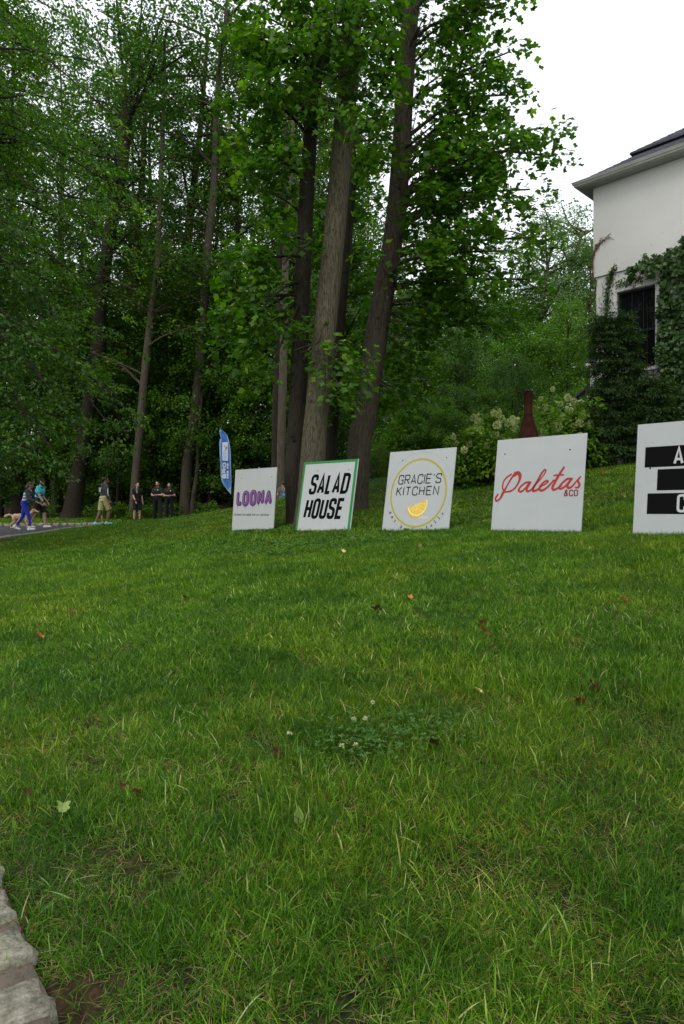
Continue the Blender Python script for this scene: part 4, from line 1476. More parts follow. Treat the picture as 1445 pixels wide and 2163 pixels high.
def build_far_wood():
    """the mass of wood that closes the view, uncountable"""
    rng = np.random.default_rng(31)
    n = 2600
    x = rng.uniform(-62, 62, n)
    y = 76 + rng.normal(0, 3, n)
    topz = np.where(x < 10, 20, 14) + 3 * np.sin(x * .35) + 2 * np.sin(x * .83)
    z = T(x, y) + rng.random(n) ** .8 * (topz - 4)
    cl = np.c_[x, y, z, rng.normal(0, 1, n), rng.normal(0, 1, n), rng.normal(0, .3, n), np.full(n, 2.8)]
    n2 = 1500
    x = rng.uniform(-40, 34, n2)
    y = 57 + rng.normal(0, 2, n2)
    z = T(x, y) + rng.random(n2) ** 1.2 * 6
    cl2 = np.c_[x, y, z, rng.normal(0, 1, n2), rng.normal(0, 1, n2), rng.normal(0, .3, n2), np.full(n2, 2.0)]
    v, f, t = leaf_set(rng, np.vstack([cl, cl2]), 22, .50, tmpl_rhomb(), flat=.3)
    o = put('distant_wood', mesh('distant_wood', v, f, tint=t), M['forest_leaf'], kind='stuff')


build_far_wood()


def build_near_left():
    """two trees at the left whose drooping sprays hang into the picture"""
    M['bark_near'] = bark_mat('bark_near', (.014, .011, .008), (.045, .036, .027), (.035, .035, .02))
    sets = [
        ('beech_tree', 'tree at the far left with layered drooping sprays of small bright leaves', (-11.0, 18.5), 15, 'beech_leaf',
         [(150, 40), (205, 130), (235, 240), (190, 330), (290, 345), (275, 440), (262, 545), (200, 470), (130, 560), (120, 655), (70, 560), (160, 620), (215, 690), (110, 770), (185, 815), (250, 840), (225, 890), (60, 400),
          (100, 300), (60, 200), (90, 90), (30, 60), (180, 20), (130, 440), (240, 640), (270, 730), (30, 300), (40, 480), (170, 740), (290, 420), (150, 220), (100, 0), (200, 400), (285, 880), (240, 930)], (14.5, 19.5)),
        ('hornbeam_tree', 'tree at the left edge with grey green foliage hanging low over the walkers', (-9.6, 14.0), 13, 'forest_leaf',
         [(70, 600), (110, 660), (60, 700), (130, 745), (90, 800), (40, 830), (140, 860), (95, 900), (30, 900), (70, 950), (20, 640), (10, 560), (60, 520), (15, 720), (30, 980), (110, 950), (60, 870), (10, 470), (-60, 700), (-80, 500), (-60, 900), (-90, 300), (20, 560)], (12.5, 15.5)),
    ]
    for nm, label, (bx, by), H, lm, ends, (ya, yb) in sets:
        t = Tree(hash(nm) % 7 + 500 if False else 500 + len(nm))
        zb = Tz(bx, by) - .2
        L_, rr = t.trunk([(bx, by, zb), (bx + .1, by, zb + 5), (bx - .1, by + .2, zb + 10), (bx + .2, by, zb + H + 3)], [.3, .26, .2, .08], seg=16, n=40, flare=.4, rough=.03)
        for (x, y) in ends:
            Y = t.rng.uniform(ya, yb)
            e = P(x, y, Y)
            zs = e[2] + t.rng.uniform(.3, 3.2)
            i = int(np.argmin(np.abs(L_[:, 2] - zs)))
            t.limb(L_[i], e, .05, sag=.10, nsub=11, sublen=1.35, csize=.66, t0=.28, updown=.12)
        for q in range(18):
            i = int(len(L_) * t.rng.uniform(.3, .98))
            az = t.rng.uniform(1.5, 5.2)
            e = L_[i] + np.array([math.cos(az), math.sin(az), .25]) * t.rng.uniform(2.5, 4)
            t.limb(L_[i], e, .06, sag=.05, nsub=6, sublen=1.4, csize=1.0)
        root = thing(nm, label, 'tree', (bx, by, zb + .2))
        t.finish(root, M['bark_near'], M[lm], 46, .088, tmpl_rhomb(), flat=.07, droop=.55, spread=.38, tint_shift=.03)


build_near_left()


# ------------------------------------------------------------------ shrubs near the house
def mound(rng, c, rx, ry, rz, n, csize, outward=1.0):
    """sprays over the surface and inside of a lumpy mound"""
    d = rng.normal(0, 1, (n, 3))
    d[:, 2] = np.abs(d[:, 2]) * .9 - .15
    d /= np.linalg.norm(d, axis=1)[:, None]
    r = rng.uniform(.55, 1.0, n) ** .5 * (1 + .16 * np.sin(d[:, 0] * 7 + c[0]) + .12 * np.sin(d[:, 1] * 9) + .1 * np.sin(d[:, 2] * 11 + 1))
    p = np.array(c) + d * r[:, None] * np.array([rx, ry, rz])
    return np.c_[p, d * outward + rng.normal(0, .25, (n, 3)), np.full(n, csize) * rng.uniform(.7, 1.2, n)]


def stems_for(rng, base, cl, n, r=.01):
    tb = []
    for k in rng.choice(len(cl), n, replace=False):
        e = cl[k][:3]
        m = (np.array(base) * .5 + e * .5) + [0, 0, .12]
        tb.append(tube(smooth_line([np.array(base) + rng.normal(0, .08, 3) * [1, 1, 0], m, e], 6), np.linspace(r, r * .4, 6), 4))
    return tb


def build_hydrangeas():
    rng = np.random.default_rng(61)
    heads = []
    # one picked head mesh: many small florets in a blunt cone
    def head(seed, pink=False):
        rg = np.random.default_rng(seed)
        n = 190
        d = rg.normal(0, 1, (n, 3)); d /= np.linalg.norm(d, axis=1)[:, None]
        p = d * np.array([.085, .085, .10]) * rg.uniform(.8, 1.05, n)[:, None]
        p[:, 2] += .06 - .25 * (np.hypot(p[:, 0], p[:, 1]) - .04)
        cl = np.c_[p, d, np.full(n, .01)]
        v, f, t = leaf_set(rg, cl, 1, .034, (np.array([(0, -.5, 0), (.5, 0, .1), (0, .5, 0), (-.5, 0, .1)]), np.array([(0, 1, 2), (0, 2, 3)])), flat=.3, droop=0)
        return mesh('flower_head', v, f, tint=t)
    hm = [head(s) for s in range(5)]
    specs = [('big hydrangea with cream flower heads, left of the rusty chimney', P(1045, 950, 14.6), .95, .7, 1.0, 34, (985, 1105)),
             ('hydrangea bush with cream flower heads right of the rusty chimney, beside the hemlock', P(1178, 930, 14.6), .72, .6, 1.22, 44, (1110, 1230))]
    for label, c, rx, ry, rz, nh, xr in specs:
        c = np.array(c)
        g = Tz(c[0], c[1])
        root = thing('hydrangea', label, 'shrub', (c[0], c[1], g))
        c2 = np.array([c[0], c[1], g + .25])
        rz2 = rz + .12
        cl = mound(rng, c2, rx, ry, rz2, 230, .30)
        v, f, t = leaf_set(rng, cl, 20, .10, tmpl_oval(), droop=.6)
        o = np.array(root.location)
        put('leaves', mesh('leaves', v - o, f, tint=t), M['bright_leaf'], root)
        put('stems', tubes_mesh('stems', [(a - o, b) for a, b in stems_for(rng, (c[0], c[1], g), cl, 40, .012)]), M['bark_brown'], root)
        cam_dir = np.array([-c[0], -c[1], 2.0]); cam_dir /= np.linalg.norm(cam_dir)
        for k in range(nh):
            d = rng.normal(0, 1, 3) * [1, .7, .5] + cam_dir * .9 + [0, 0, .75]
            d /= np.linalg.norm(d)
            p = c2 + d * np.array([rx, ry, rz2]) * rng.uniform(.98, 1.14)
            q = put('flower_head', hm[int(rng.integers(5))], M['petal'], root, p - o, (d[1] * -.6 + rng.normal(0, .3), d[0] * .6 + rng.normal(0, .3), rng.uniform(0, 6)))
            s = rng.uniform(.5, .9)
            q.scale = (s, s, s * rng.uniform(.9, 1.2))
    # pink bloom behind the sign's upper edge
    p = P(1136, 921, 13.2)
    g = Tz(p[0], p[1])
    root = thing('pink_hydrangea', 'small pink flower head showing just above the red scripted sign', 'flower', (p[0], p[1], g))
    o = np.array(root.location)
    put('flower_head', head(9), M['petal_pink'], root, p - o + [0, 0, -.06])
    put('stems', tubes_mesh('stems', [(a - o, b) for a, b in [tube([o, o * .5 + p * .5, p], .008, 5)]]), M['bark_brown'], root)
    cl = mound(rng, (p[0], p[1], g + .4), .3, .3, .8, 40, .2)
    v, f, t = leaf_set(rng, cl, 16, .09, tmpl_oval())
    put('leaves', mesh('leaves', v - o, f, tint=t), M['shrub_leaf'], root)


build_hydrangeas()


def build_shrub(nm, label, cat, c, rx, ry, rz, n, per, ls, cs, mat, tm, seed, droop=.4, stems=20, flat=.25, group=None):
    rng = np.random.default_rng(seed)
    g = Tz(c[0], c[1])
    root = thing(nm, label, cat, (c[0], c[1], g), group)
    o = np.array(root.location)
    cl = mound(rng, (c[0], c[1], g + rz * .12), rx, ry, rz, n, cs)
    v, f, t = leaf_set(rng, cl, per, ls, tm, droop=droop, flat=flat)
    put('leaves', mesh('leaves', v - o, f, tint=t), M[mat], root)
    if stems: put('stems', tubes_mesh('stems', [(a - o, b) for a, b in stems_for(rng, (c[0], c[1], g), cl, stems, .012)]), M['bark_brown'], root)


build_shrub('boxwood', 'round clipped boxwood ball behind the sign with the yellow ring', 'shrub', P(802, 985, 18.4), .46, .42, .78, 1100, 14, .026, .09, 'box_leaf', tmpl_oval(), 71, flat=.4)
build_shrub('leafy_plant', 'low bright green broad leaved plant at the lawn edge, left of the red scripted sign', 'plant', P(985, 985, 15.3), .42, .4, .62, 90, 12, .17, .26, 'bright_leaf', tmpl_oval(), 72)
build_shrub('leafy_plant', 'bright green broad leaved plant touching the left edge of the red scripted sign', 'plant', P(1030, 985, 14.8), .36, .35, .60, 80, 12, .16, .25, 'bright_leaf', tmpl_oval(), 73)
build_shrub('viburnum', 'dense mid green shrub between the leaning trunk and the yellow ringed sign', 'shrub', P(848, 930, 22.5), 1.15, 1.0, 1.9, 420, 22, .105, .42, 'shrub_leaf', tmpl_oval(), 74)
build_shrub('viburnum', 'dark shrub behind the yellow ringed sign, right of the mid green one', 'shrub', P(940, 940, 23.5), 1.3, 1.0, 1.8, 420, 22, .10, .42, 'forest_leaf', tmpl_oval(), 75)
FERNS = ('low fern like plant right behind the hooded man', 'low fern like plant between the hooded man and the slender pale tree', 'low fern like plant between the man in shorts and the officers', 'low fern like plant at the right foot of the officers',
         'small grey green bush on the litter left of the feather flag', 'low fern like plant right of the striding man', 'second row fern between the walkers and the pale tree', 'second row fern behind the two officers')
for i, (x, y) in enumerate(((205, 32.4), (255, 32.6), (300, 32.2), (366, 32.6), (440, 31.0), (95, 33.0), (228, 33.2), (330, 33.2))):
    build_shrub('fern', FERNS[i], 'plant', P(x, 1090, y), .42 + .1 * (i % 3), .35, .50 + .12 * (i % 2), 60, 14, .085, .26, 'shrub_leaf', tmpl_rhomb(), 90 + i, stems=0, group='low plants along the wood edge')


def build_hemlock():
    rng = np.random.default_rng(81)
    c = P(1297, 985, 14.6)
    g = Tz(c[0], c[1])
    for (dx, dy, H, rad, label, sd) in ((0.0, 0.0, 3.3, .66, 'tall dark hemlock with feathery tips against the corner of the stucco house', 1), (-.55, .30, 1.05, .36, 'shorter hemlock at the left foot of the tall one, beside the hydrangea', 2),
                                        (.62, -.25, 1.75, .55, 'dark hemlock right of the tall one, in front of the ivy', 3)):
        t = Tree(800 + sd)
        bx, by = c[0] + dx, c[1] + dy
        gg = Tz(bx, by)
        L_, rr = t.trunk([(bx, by, gg - .1), (bx + .05, by, gg + H * .5), (bx - .03, by, gg + H * .93)], [.07, .045, .01], seg=8, n=20)
        nb = int(80 * H / 3.5)
        ga = 0
        for k in range(nb):
            f = (k + .5) / nb
            z = gg + .08 + f * (H * .95)
            i = int(np.argmin(np.abs(L_[:, 2] - z)))
            ga += 2.4
            ln = rad * (1.12 - f * 1.02) * rng.uniform(.5, 1.6)
            e = L_[i] + np.array([math.cos(ga), math.sin(ga), .18 + .25 * f]) * ln
            t.limb(L_[i], e, .014, sag=.06, nsub=6, sublen=.34, csize=.30, t0=.1, updown=.15, seg=4)
        root = thing('hemlock', label, 'conifer', (bx, by, gg))
        t.finish(root, M['bark_brown'], M['hemlock_leaf'], 46, .080, (np.array([(0, 0, 0), (.10, .5, .02), (0, 1, -.08), (-.10, .5, .02)]), np.array([(0, 1, 2), (0, 2, 3)])), flat=.05, droop=.9, spread=.24)


build_hemlock()


def build_chiminea():
    p = P(1116, 930, 12.0)
    g = Tz(p[0], p[1])
    root = thing('chiminea', 'rusty brown bottle shaped garden fireplace behind the red scripted sign', 'outdoor fireplace', (p[0], p[1], g))
    H = CAM_H + (1081.5 - 826) / 1442 * 12.0 - g
    prof = [(.02, .30), (.16, .31), (.24, .36), (.29, .48), (.30, .62), (.27, .78), (.22, .88), (.185, .93)]
    v, f = lathe(prof, 32)
    put('firebowl', mesh('firebowl', v, f, smooth=True), M['rust'], root)
    z1 = H - .44
    v, f = lathe([(.19, .925), (.195, .94), (.175, 1.0), (.135, z1 - .20), (.095, z1 - .06), (.078, z1), (.078, z1 + .02)], 32)
    o = put('hood', mesh('hood', v, f, smooth=True), M['rust'], root)
    v, f = lathe([(.080, z1 + .012), (.084, z1 + .018), (.080, z1 + .03), (.074, z1 + .035), (.070, H - .015), (.074, H - .012), (.074, H), (.060, H), (.058, H - .3)], 28)
    put('flue', mesh('flue', v, f, smooth=True), M['rust'], root)
    a = np.linspace(0, 2 * np.pi, 33)
    for z, r in ((.36, .245), (.92, .195)):
        v, f = tube(np.c_[np.cos(a) * r, np.sin(a) * r, np.full(33, z)], .008, 6)
        put('band', mesh('band', v, f, smooth=True), M['rust'], root)
    for k in range(3):
        t = k * 2.094 + .4
        v, f = tube([(math.cos(t) * .15, math.sin(t) * .15, .36), (math.cos(t) * .2, math.sin(t) * .2, .18), (math.cos(t) * .27, math.sin(t) * .27, -.02)], .016, 8)
        put('leg', mesh('leg', v, f, smooth=True), M['rust'], root)


build_chiminea()

# ------------------------------------------------------------------ flat lettering
def rounded(pts, r, closed=False, n=5):
    pts = [np.array(p, float) for p in pts]
    m = len(pts)
    out = []
    for i in range(m):
        if not closed and i in (0, m - 1):
            out.append(pts[i]); continue
        a, b, c = pts[(i - 1) % m], pts[i], pts[(i + 1) % m]
        u, v = a - b, c - b
        lu, lv = np.linalg.norm(u), np.linalg.norm(v)
        q = min(r, lu * .49, lv * .49)
        p0, p1 = b + u / lu * q, b + v / lv * q
        for t in np.linspace(0, 1, n):
            out.append((1 - t) ** 2 * p0 + 2 * t * (1 - t) * b + t * t * p1)
    return np.array(out)


def ribbon(pts, w, closed=False, caps=False):
    """flat band along a line; w may vary. Returns 2D vertices and faces"""
    pts = np.asarray(pts, float)
    keep = np.r_[True, np.linalg.norm(np.diff(pts, axis=0), axis=1) > 1e-7]
    if np.ndim(w): w = np.asarray(w)[keep]
    pts = pts[keep]
    if closed and np.linalg.norm(pts[0] - pts[-1]) < 1e-7: pts = pts[:-1]
    n = len(pts)
    W = np.full(n, w, float) if not np.ndim(w) else np.asarray(w, float)
    V, Fc = [], []
    for i in range(n):
        a = pts[(i - 1) % n] if (closed or i > 0) else pts[i]
        c = pts[(i + 1) % n] if (closed or i < n - 1) else pts[i]
        d1, d2 = pts[i] - a, c - pts[i]
        if np.linalg.norm(d1) < 1e-9: d1 = d2
        if np.linalg.norm(d2) < 1e-9: d2 = d1
        d1, d2 = d1 / np.linalg.norm(d1), d2 / np.linalg.norm(d2)
        t = d1 + d2
        if np.linalg.norm(t) < 1e-6: t = d1
        t /= np.linalg.norm(t)
        nn = np.array([-t[1], t[0]])
        k = 1 / max(.45, abs(nn @ np.array([-d1[1], d1[0]])))
        V += [pts[i] + nn * W[i] / 2 * k, pts[i] - nn * W[i] / 2 * k]
    for i in range(n - (0 if closed else 1)):
        j = (i + 1) % n
        Fc.append((2 * i, 2 * i + 1, 2 * j + 1, 2 * j))
    if caps and not closed:
        for e, s in ((0, -1), (n - 1, 1)):
            d = (pts[min(e + 1, n - 1)] - pts[max(e - 1, 0)]) * s
            a0 = math.atan2(d[1], d[0])
            k0 = len(V)
            V.append(pts[e])
            for t in np.linspace(-math.pi / 2, math.pi / 2, 9):
                V.append(pts[e] + W[e] / 2 * np.array([math.cos(a0 + t), math.sin(a0 + t)]))
            Fc += [(k0, k0 + 1 + q, k0 + 2 + q) for q in range(8)]
    return V, Fc


# strokes in a unit box: (points, rounding, closed)
G = {
    'A': [([(0, 0), (.5, 1), (1, 0)], 0, 0), ([(.18, .27), (.82, .27)], 0, 0)],
    'B': [([(0, 0), (0, 1), (.9, 1), (.9, .53), (0, .53)], .3, 0), ([(0, .53), (1, .53), (1, 0), (0, 0)], .3, 0)],
    'C': [([(1, .70), (1, 1), (0, 1), (0, 0), (1, 0), (1, .30)], .42, 0)],
    'D': [([(0, 0), (0, 1), (1, 1), (1, 0), (0, 0)], .42, 2)],
    'E': [([(1, 1), (0, 1), (0, 0), (1, 0)], 0, 0), ([(0, .52), (.85, .52)], 0, 0)],
    'F': [([(1, 1), (0, 1), (0, 0)], 0, 0), ([(0, .52), (.85, .52)], 0, 0)],
    'G': [([(1, .72), (1, 1), (0, 1), (0, 0), (1, 0), (1, .45), (.55, .45)], .42, 3)],
    'H': [([(0, 0), (0, 1)], 0, 0), ([(1, 0), (1, 1)], 0, 0), ([(0, .5), (1, .5)], 0, 0)],
    'I': [([(.5, 0), (.5, 1)], 0, 0)],
    'K': [([(0, 0), (0, 1)], 0, 0), ([(1, 1), (0, .42)], 0, 0), ([(.3, .58), (1, 0)], 0, 0)],
    'L': [([(0, 1), (0, 0), (1, 0)], 0, 0)],
    'N': [([(0, 0), (0, 1), (1, 0), (1, 1)], 0, 0)],
    'O': [([(0, 0), (0, 1), (1, 1), (1, 0)], .48, 1)],
    'P': [([(0, 0), (0, 1), (1, 1), (1, .45), (0, .45)], .3, 4)],
    'R': [([(0, 0), (0, 1), (1, 1), (1, .48), (0, .48)], .3, 4), ([(.45, .48), (1, 0)], 0, 0)],
    'S': [([(1, .74), (1, 1), (0, 1), (0, .56), (1, .46), (1, 0), (0, 0), (0, .26)], .36, 0)],
    'T': [([(0, 1), (1, 1)], 0, 0), ([(.5, 1), (.5, 0)], 0, 0)],
    'U': [([(0, 1), (0, 0), (1, 0), (1, 1)], .42, 0)],
    'Y': [([(0, 1), (.5, .45), (1, 1)], 0, 0), ([(.5, .45), (.5, 0)], 0, 0)],
    "'": [([(.5, 1), (.3, .8)], 0, 0)],
    '&': [([(1, .5), (.55, 0), (0, 0), (0, .5), (.75, .7), (.75, 1), (.2, 1), (.2, .7), (1, 0)], .3, 0)],
    'a': [([(.1, .62), (.8, .66), (.8, .0)], .2, 0), ([(.8, .4), (0, .4), (0, 0), (.8, .0)], .18, 0)],
    'b': [([(0, 1), (0, 0), (.9, 0), (.9, .62), (0, .62)], .28, 5)],
    'e': [([(0, .34), (.9, .34), (.9, .66), (0, .66), (0, 0), (.85, 0)], .26, 3)],
    'f': [([(.9, 1), (.4, 1), (.4, 0)], .25, 0), ([(.1, .62), (.8, .62)], 0, 0)],
    'i': [([(.1, .62), (.5, .62), (.5, 0)], 0, 0), ([(.1, 0), (.9, 0)], 0, 0), ([(.5, .82), (.5, .92)], 0, 0)],
    'l': [([(.1, 1), (.5, 1), (.5, 0)], 0, 0), ([(.1, 0), (.9, 0)], 0, 0)],
    't': [([(.4, .95), (.4, 0), (.95, 0)], .25, 0), ([(.1, .62), (.85, .62)], 0, 0)],
    'u': [([(0, .62), (0, 0), (.85, 0)], .28, 0), ([(.85, .62), (.85, 0)], 0, 0)],
    'y': [([(0, .62), (.45, .05)], 0, 0), ([(.95, .62), (.35, -.3)], 0, 0)],
}


def glyph(ch, w, h, wt, caps=False):
    """list of (verts2d, faces) of a letter in a box w x h, stroke weight wt"""
    out = []
    iw, ih = w - wt, h - wt
    for pts, r, mode in G.get(ch, []):
        p = [np.array([wt / 2 + x * iw, wt / 2 + y * ih]) for x, y in pts]
        rr = r * min(iw * 1.1, ih)
        if mode == 1: q, c = rounded(p, rr, True, 8), True
        elif mode == 2:      # sharp left corners, round right ones
            q = np.vstack([p[0], p[1], rounded([p[1], p[2], p[3], p[4]], rr, n=8)[1:-1], p[0]]); c = False
            q = np.vstack([q, p[1] * .0 + p[0] + (p[1] - p[0]) * .05])
        elif mode == 3:
            q, c = np.vstack([rounded(p[:5] if ch == 'G' else p, rr, n=8), p[5:]]) if ch == 'G' else rounded(p, rr, n=8), False
        elif mode == 4:
            q, c = np.vstack([p[0], p[1], rounded(p[1:], rr, n=8)[1:]]), False
        elif mode == 5:
            q, c = np.vstack([p[0], p[1], rounded(p[1:], rr, n=6)[1:]]), False
        else: q, c = (rounded(p, rr, n=7) if r else np.array(p)), False
        v, f = ribbon(q, wt, c, caps)
        out.append((v, f))
    return out


def word(txt, x, y, w, h, wt, gap, slant=0.0, caps=False, widths=None):
    """a line of letters starting at x, y; returns list of pieces"""
    res = []
    for ch in txt:
        cw = w * {'I': .42, "'": .35, 'i': .9, 'l': .9, 'L': .82}.get(ch, 1.0)
        if ch != ' ':
            for v, f in glyph(ch, cw if ch != 'I' else wt, h, wt, caps):
                v = np.array(v)
                v = np.c_[v[:, 0] + slant * v[:, 1] + x, v[:, 1] + y]
                res.append((v, f))
        x += (cw if ch != 'I' else wt) + gap if ch != ' ' else w * .6 + gap
    return res


def pieces_mesh(name, pieces, z0, step=.00012):
    """pieces lie on the board (x, y -> x, z); every piece sits a hair above the one before"""
    V, Fc, n = [], [], 0
    for i, (v, f) in enumerate(pieces):
        v = np.asarray(v, float)
        V.append(np.c_[v[:, 0], np.full(len(v), -(z0 + step * (i % 3))), v[:, 1]])
        # face the reader (-y)
        for q in f:
            a, b, c = [v[k] for k in q[:3]]
            cr = (b[0] - a[0]) * (c[1] - a[1]) - (b[1] - a[1]) * (c[0] - a[0])
            Fc.append(tuple(k + n for k in (q if cr > 0 else q[::-1])))
        n += len(v)
    return mesh(name, np.vstack(V), Fc)


def disc(cx, cy, r, n=48, a0=0, a1=2 * math.pi):
    a = np.linspace(a0, a1, n)
    return [(cx, cy)] + [(cx + r * math.cos(t), cy + r * math.sin(t)) for t in a], [(0, i, i + 1) for i in range(1, n)]


def arc(cx, cy, r, a0, a1, n=64):
    a = np.linspace(a0, a1, n)
    return np.c_[cx + r * np.cos(a), cy + r * np.sin(a)]


# ------------------------------------------------------------------ the five boards
SW = 1.2


def make_sign(label, X, Y, theta, lean, z0, W=SW, H=1.2, edge_green=False, curl=.0, droll=0.0):
    """board whose lower left corner stands at X, Y; local x along the board, z up it, -y towards the reader"""
    root = thing('sign_board', label, 'sign', (X, Y, z0))
    root.rotation_euler = (-lean, droll, -theta)
    th = .012
    nx, nz = 12, 6
    V, Fc = [], []
    for s in (0, 1):
        for j in range(nz + 1):
            for i in range(nx + 1):
                V.append((W * i / nx, th * s, H * j / nz))
    m = (nx + 1) * (nz + 1)
    for j in range(nz):
        for i in range(nx):
            a = j * (nx + 1) + i
            Fc += [(a, a + 1, a + nx + 2, a + nx + 1), (m + a, m + a + nx + 1, m + a + nx + 2, m + a + 1)]
    rim = [i for i in range(nx + 1)] + [j * (nx + 1) + nx for j in range(1, nz + 1)] + [nz * (nx + 1) + i for i in range(nx - 1, -1, -1)] + [j * (nx + 1) for j in range(nz - 1, 0, -1)]
    for k in range(len(rim)):
        a, b = rim[k], rim[(k + 1) % len(rim)]
        Fc.append((a, a + m, b + m, b))
    put('board', mesh('board', V, Fc), M['board'], root)
    for u in (.16, .80):
        put('stake', mesh('stake', *box((u * W, th + .022, H * .42 - .09), (.04, .040, H * .80 + .2))), M['stake'], root)
    return root


def screw(root, x, z):
    v, f = lathe([(.0001, .004), (.006, .0035), (.0095, .0005), (.0095, -.001)], 10)
    v = v[:, [0, 2, 1]] * [1, -1, 1] + [x, -.0005, z]
    put('screw', mesh('screw', v, f), M['ink_black'], root)
    v, f = ribbon(arc(x + .002, z - .012, .014, 0, 2 * math.pi, 16), .005, False)
    put('washer', pieces_mesh('washer', [(v, f)], .0008), M['ink_white'], root)


def part(root, nm, pieces, mat, z0=.0012, step=.00012):
    return put(nm, pieces_mesh(nm, pieces, z0, step), M[mat], root)


def rect(x0, y0, x1, y1):
    return [(x0, y0), (x1, y0), (x1, y1), (x0, y1)], [(0, 1, 2, 3)]


# 1 purple balloons
s1 = make_sign('pale board lettered LOONA in purple balloon letters, leftmost of the row of signs', -2.117, 13.1, R(43), R(4.5), .615)


def balloon_letters(root):
    x = .085
    for i, ch in enumerate('LOONA'):
        w = .205 if ch != 'L' else .17
        h = .27 if ch != 'O' else .305
        y = .50 + i * .008 - (.02 if ch == 'O' else 0)
        bw = .088
        def draw(wt, z, mat, nm, dx=0, dy=0):
            pcs = []
            for pts, r, mode in G[ch]:
                if ch == 'A': pts = [(0, 0), (.5, .98), (1, 0)] if len(pts) == 3 else pts
                p = [np.array([x + bw / 2 + dx + a * (w - bw), y + bw / 2 + dy + b * (h - bw)]) for a, b in pts]
                q = rounded(p, .12 if ch == 'O' else .035, ch == 'O', 8)
                pcs.append(ribbon(q, wt, ch == 'O', True))
            pcs = [(np.asarray(v), f) for v, f in pcs]
            part(root, nm, pcs, mat, z, .0002)
        draw(bw, .0012, 'ink_plum', 'letter_outline')
        draw(bw * .74, .0020, 'ink_purple', 'letter')
        draw(.011, .0028, 'ink_lilac', 'letter_shine', -.012, .016)
        kx = x + w * (.5 if ch in 'OL' else .2)
        kx = x + .05 if ch in 'LNA' else kx
        s = np.array([(kx, y + .0), (kx - .004, y - .03), (kx - .015, y - .06), (kx - .012, y - .10), (kx - .03, y - .14)])
        part(root, 'balloon_string', [ribbon(smooth_line(np.c_[s, np.zeros(5)], 12)[:, :2], .0045)], 'ink_grey', .0012)
        part(root, 'balloon_knot', [([(kx - .012, y - .022), (kx + .012, y - .022), (kx, y + .012)], [(0, 1, 2)])], 'ink_plum', .0036)
        x += w + (.012 if ch != 'L' else .008)


balloon_letters(s1)
part(s1, 'lettering', word('BESPOKE BALLOONS FOR ANY OCCASION', .055, .315, .022, .037, .0075, .0105, slant=.05), 'ink_black')
screw(s1, .20, 1.03); screw(s1, 1.07, 1.03)

# 2 green border
s2 = make_sign('white board with a green border lettered SALAD HOUSE in heavy black capitals', -.786, 11.45, R(41), R(10.5), .645, H=1.22)
bw = .042
b_ = [rect(0, 0, bw, 1.22), rect(bw, 1.22 - bw * 1.0, SW - .012, 1.22), rect(SW - .012 - bw * 1.25, 0, SW - .012, 1.22 - bw)]
part(s2, 'border', b_, 'ink_green', .0012)
part(s2, 'lettering', word('SALAD', .185, .655, .164, .345, .056, .018, slant=.13), 'ink_black')
part(s2, 'lettering', word('HOUSE', .135, .245, .158, .345, .056, .016, slant=.13), 'ink_black')
screw(s2, .33, 1.06); screw(s2, 1.02, 1.05)

# 3 yellow ring
s3 = make_sign("white board with a yellow ring, a lemon slice and the words GRACIE'S KITCHEN", .594, 10.2, R(44), R(9.4), .70, H=1.22)
cx, cy = .60, .585
part(s3, 'ring', [ribbon(arc(cx, cy, .495, 0, 2 * math.pi, 90), .030, False)], 'ink_yellow')
part(s3, 'thin_circle', [ribbon(arc(cx, .60, .59, 0, 2 * math.pi, 110), .0035, False)], 'ink_grey')
part(s3, 'lettering', word("GRACIE'S", .215, .715, .098, .145, .016, .020, slant=.06), 'ink_black')
part(s3, 'lettering', word('KITCHEN', .200, .545, .098, .135, .016, .0275, slant=.06), 'ink_black')


def lemon(root):
    c0 = np.array([.615, .425])
    rot = R(19)
    def half(r, n=30, sx=1.0):
        a = np.linspace(math.pi, 2 * math.pi, n)
        p = np.c_[np.cos(a) * r * sx, np.sin(a) * r]
        c, s = math.cos(rot), math.sin(rot)
        return np.c_[p[:, 0] * c - p[:, 1] * s + c0[0], p[:, 0] * s + p[:, 1] * c + c0[1]]
    def fan(p):
        m = p.mean(0)
        return np.vstack([[c0], p]), [(0, i, i + 1) for i in range(1, len(p))]
    sh = disc(0, 0, 1, 24)
    v = np.array(sh[0]) * [.13, .018] + [.72, .225]
    part(root, 'printed_shadow', [(v, sh[1])], 'ink_pale', .0010)
    v, f = fan(half(.192) + [-.012, -.018]); part(root, 'lemon_rind', [(v, f)], 'ink_rind', .0012)
    part(root, 'lemon_pith', [fan(half(.182))], 'ink_pith', .0018)
    part(root, 'lemon_pulp', [fan(half(.160) + [0, 0])], 'ink_pulp', .0024)
    c, s = math.cos(rot), math.sin(rot)
    pcs = []
    for a in np.linspace(math.pi + .35, 2 * math.pi - .35, 7):
        d = np.array([math.cos(a) * c - math.sin(a) * s, math.cos(a) * s + math.sin(a) * c])
        pcs.append(ribbon(np.array([c0 + d * .02, c0 + d * .158]), .006))
    part(root, 'lemon_membrane', pcs, 'ink_pith', .0030)


lemon(s3)
pcs = []
txt = 'eat beautifully'
for i, ch in enumerate(txt):
    if ch == ' ': continue
    a = R(-148) + R(115) * i / (len(txt) - 1)
    ux = np.array([-math.sin(a), math.cos(a)])
    uy = -np.array([math.cos(a), math.sin(a)])
    o = np.array([cx, cy]) + np.array([math.cos(a), math.sin(a)]) * .575
    for v, f in glyph(ch, .034, .050, .0085):
        v = np.array(v)
        pcs.append((o + (v[:, :1] - .017) * ux + v[:, 1:] * uy, f))
part(s3, 'lettering', pcs, 'ink_black')
screw(s3, .26, 1.08); screw(s3, 1.05, 1.08)

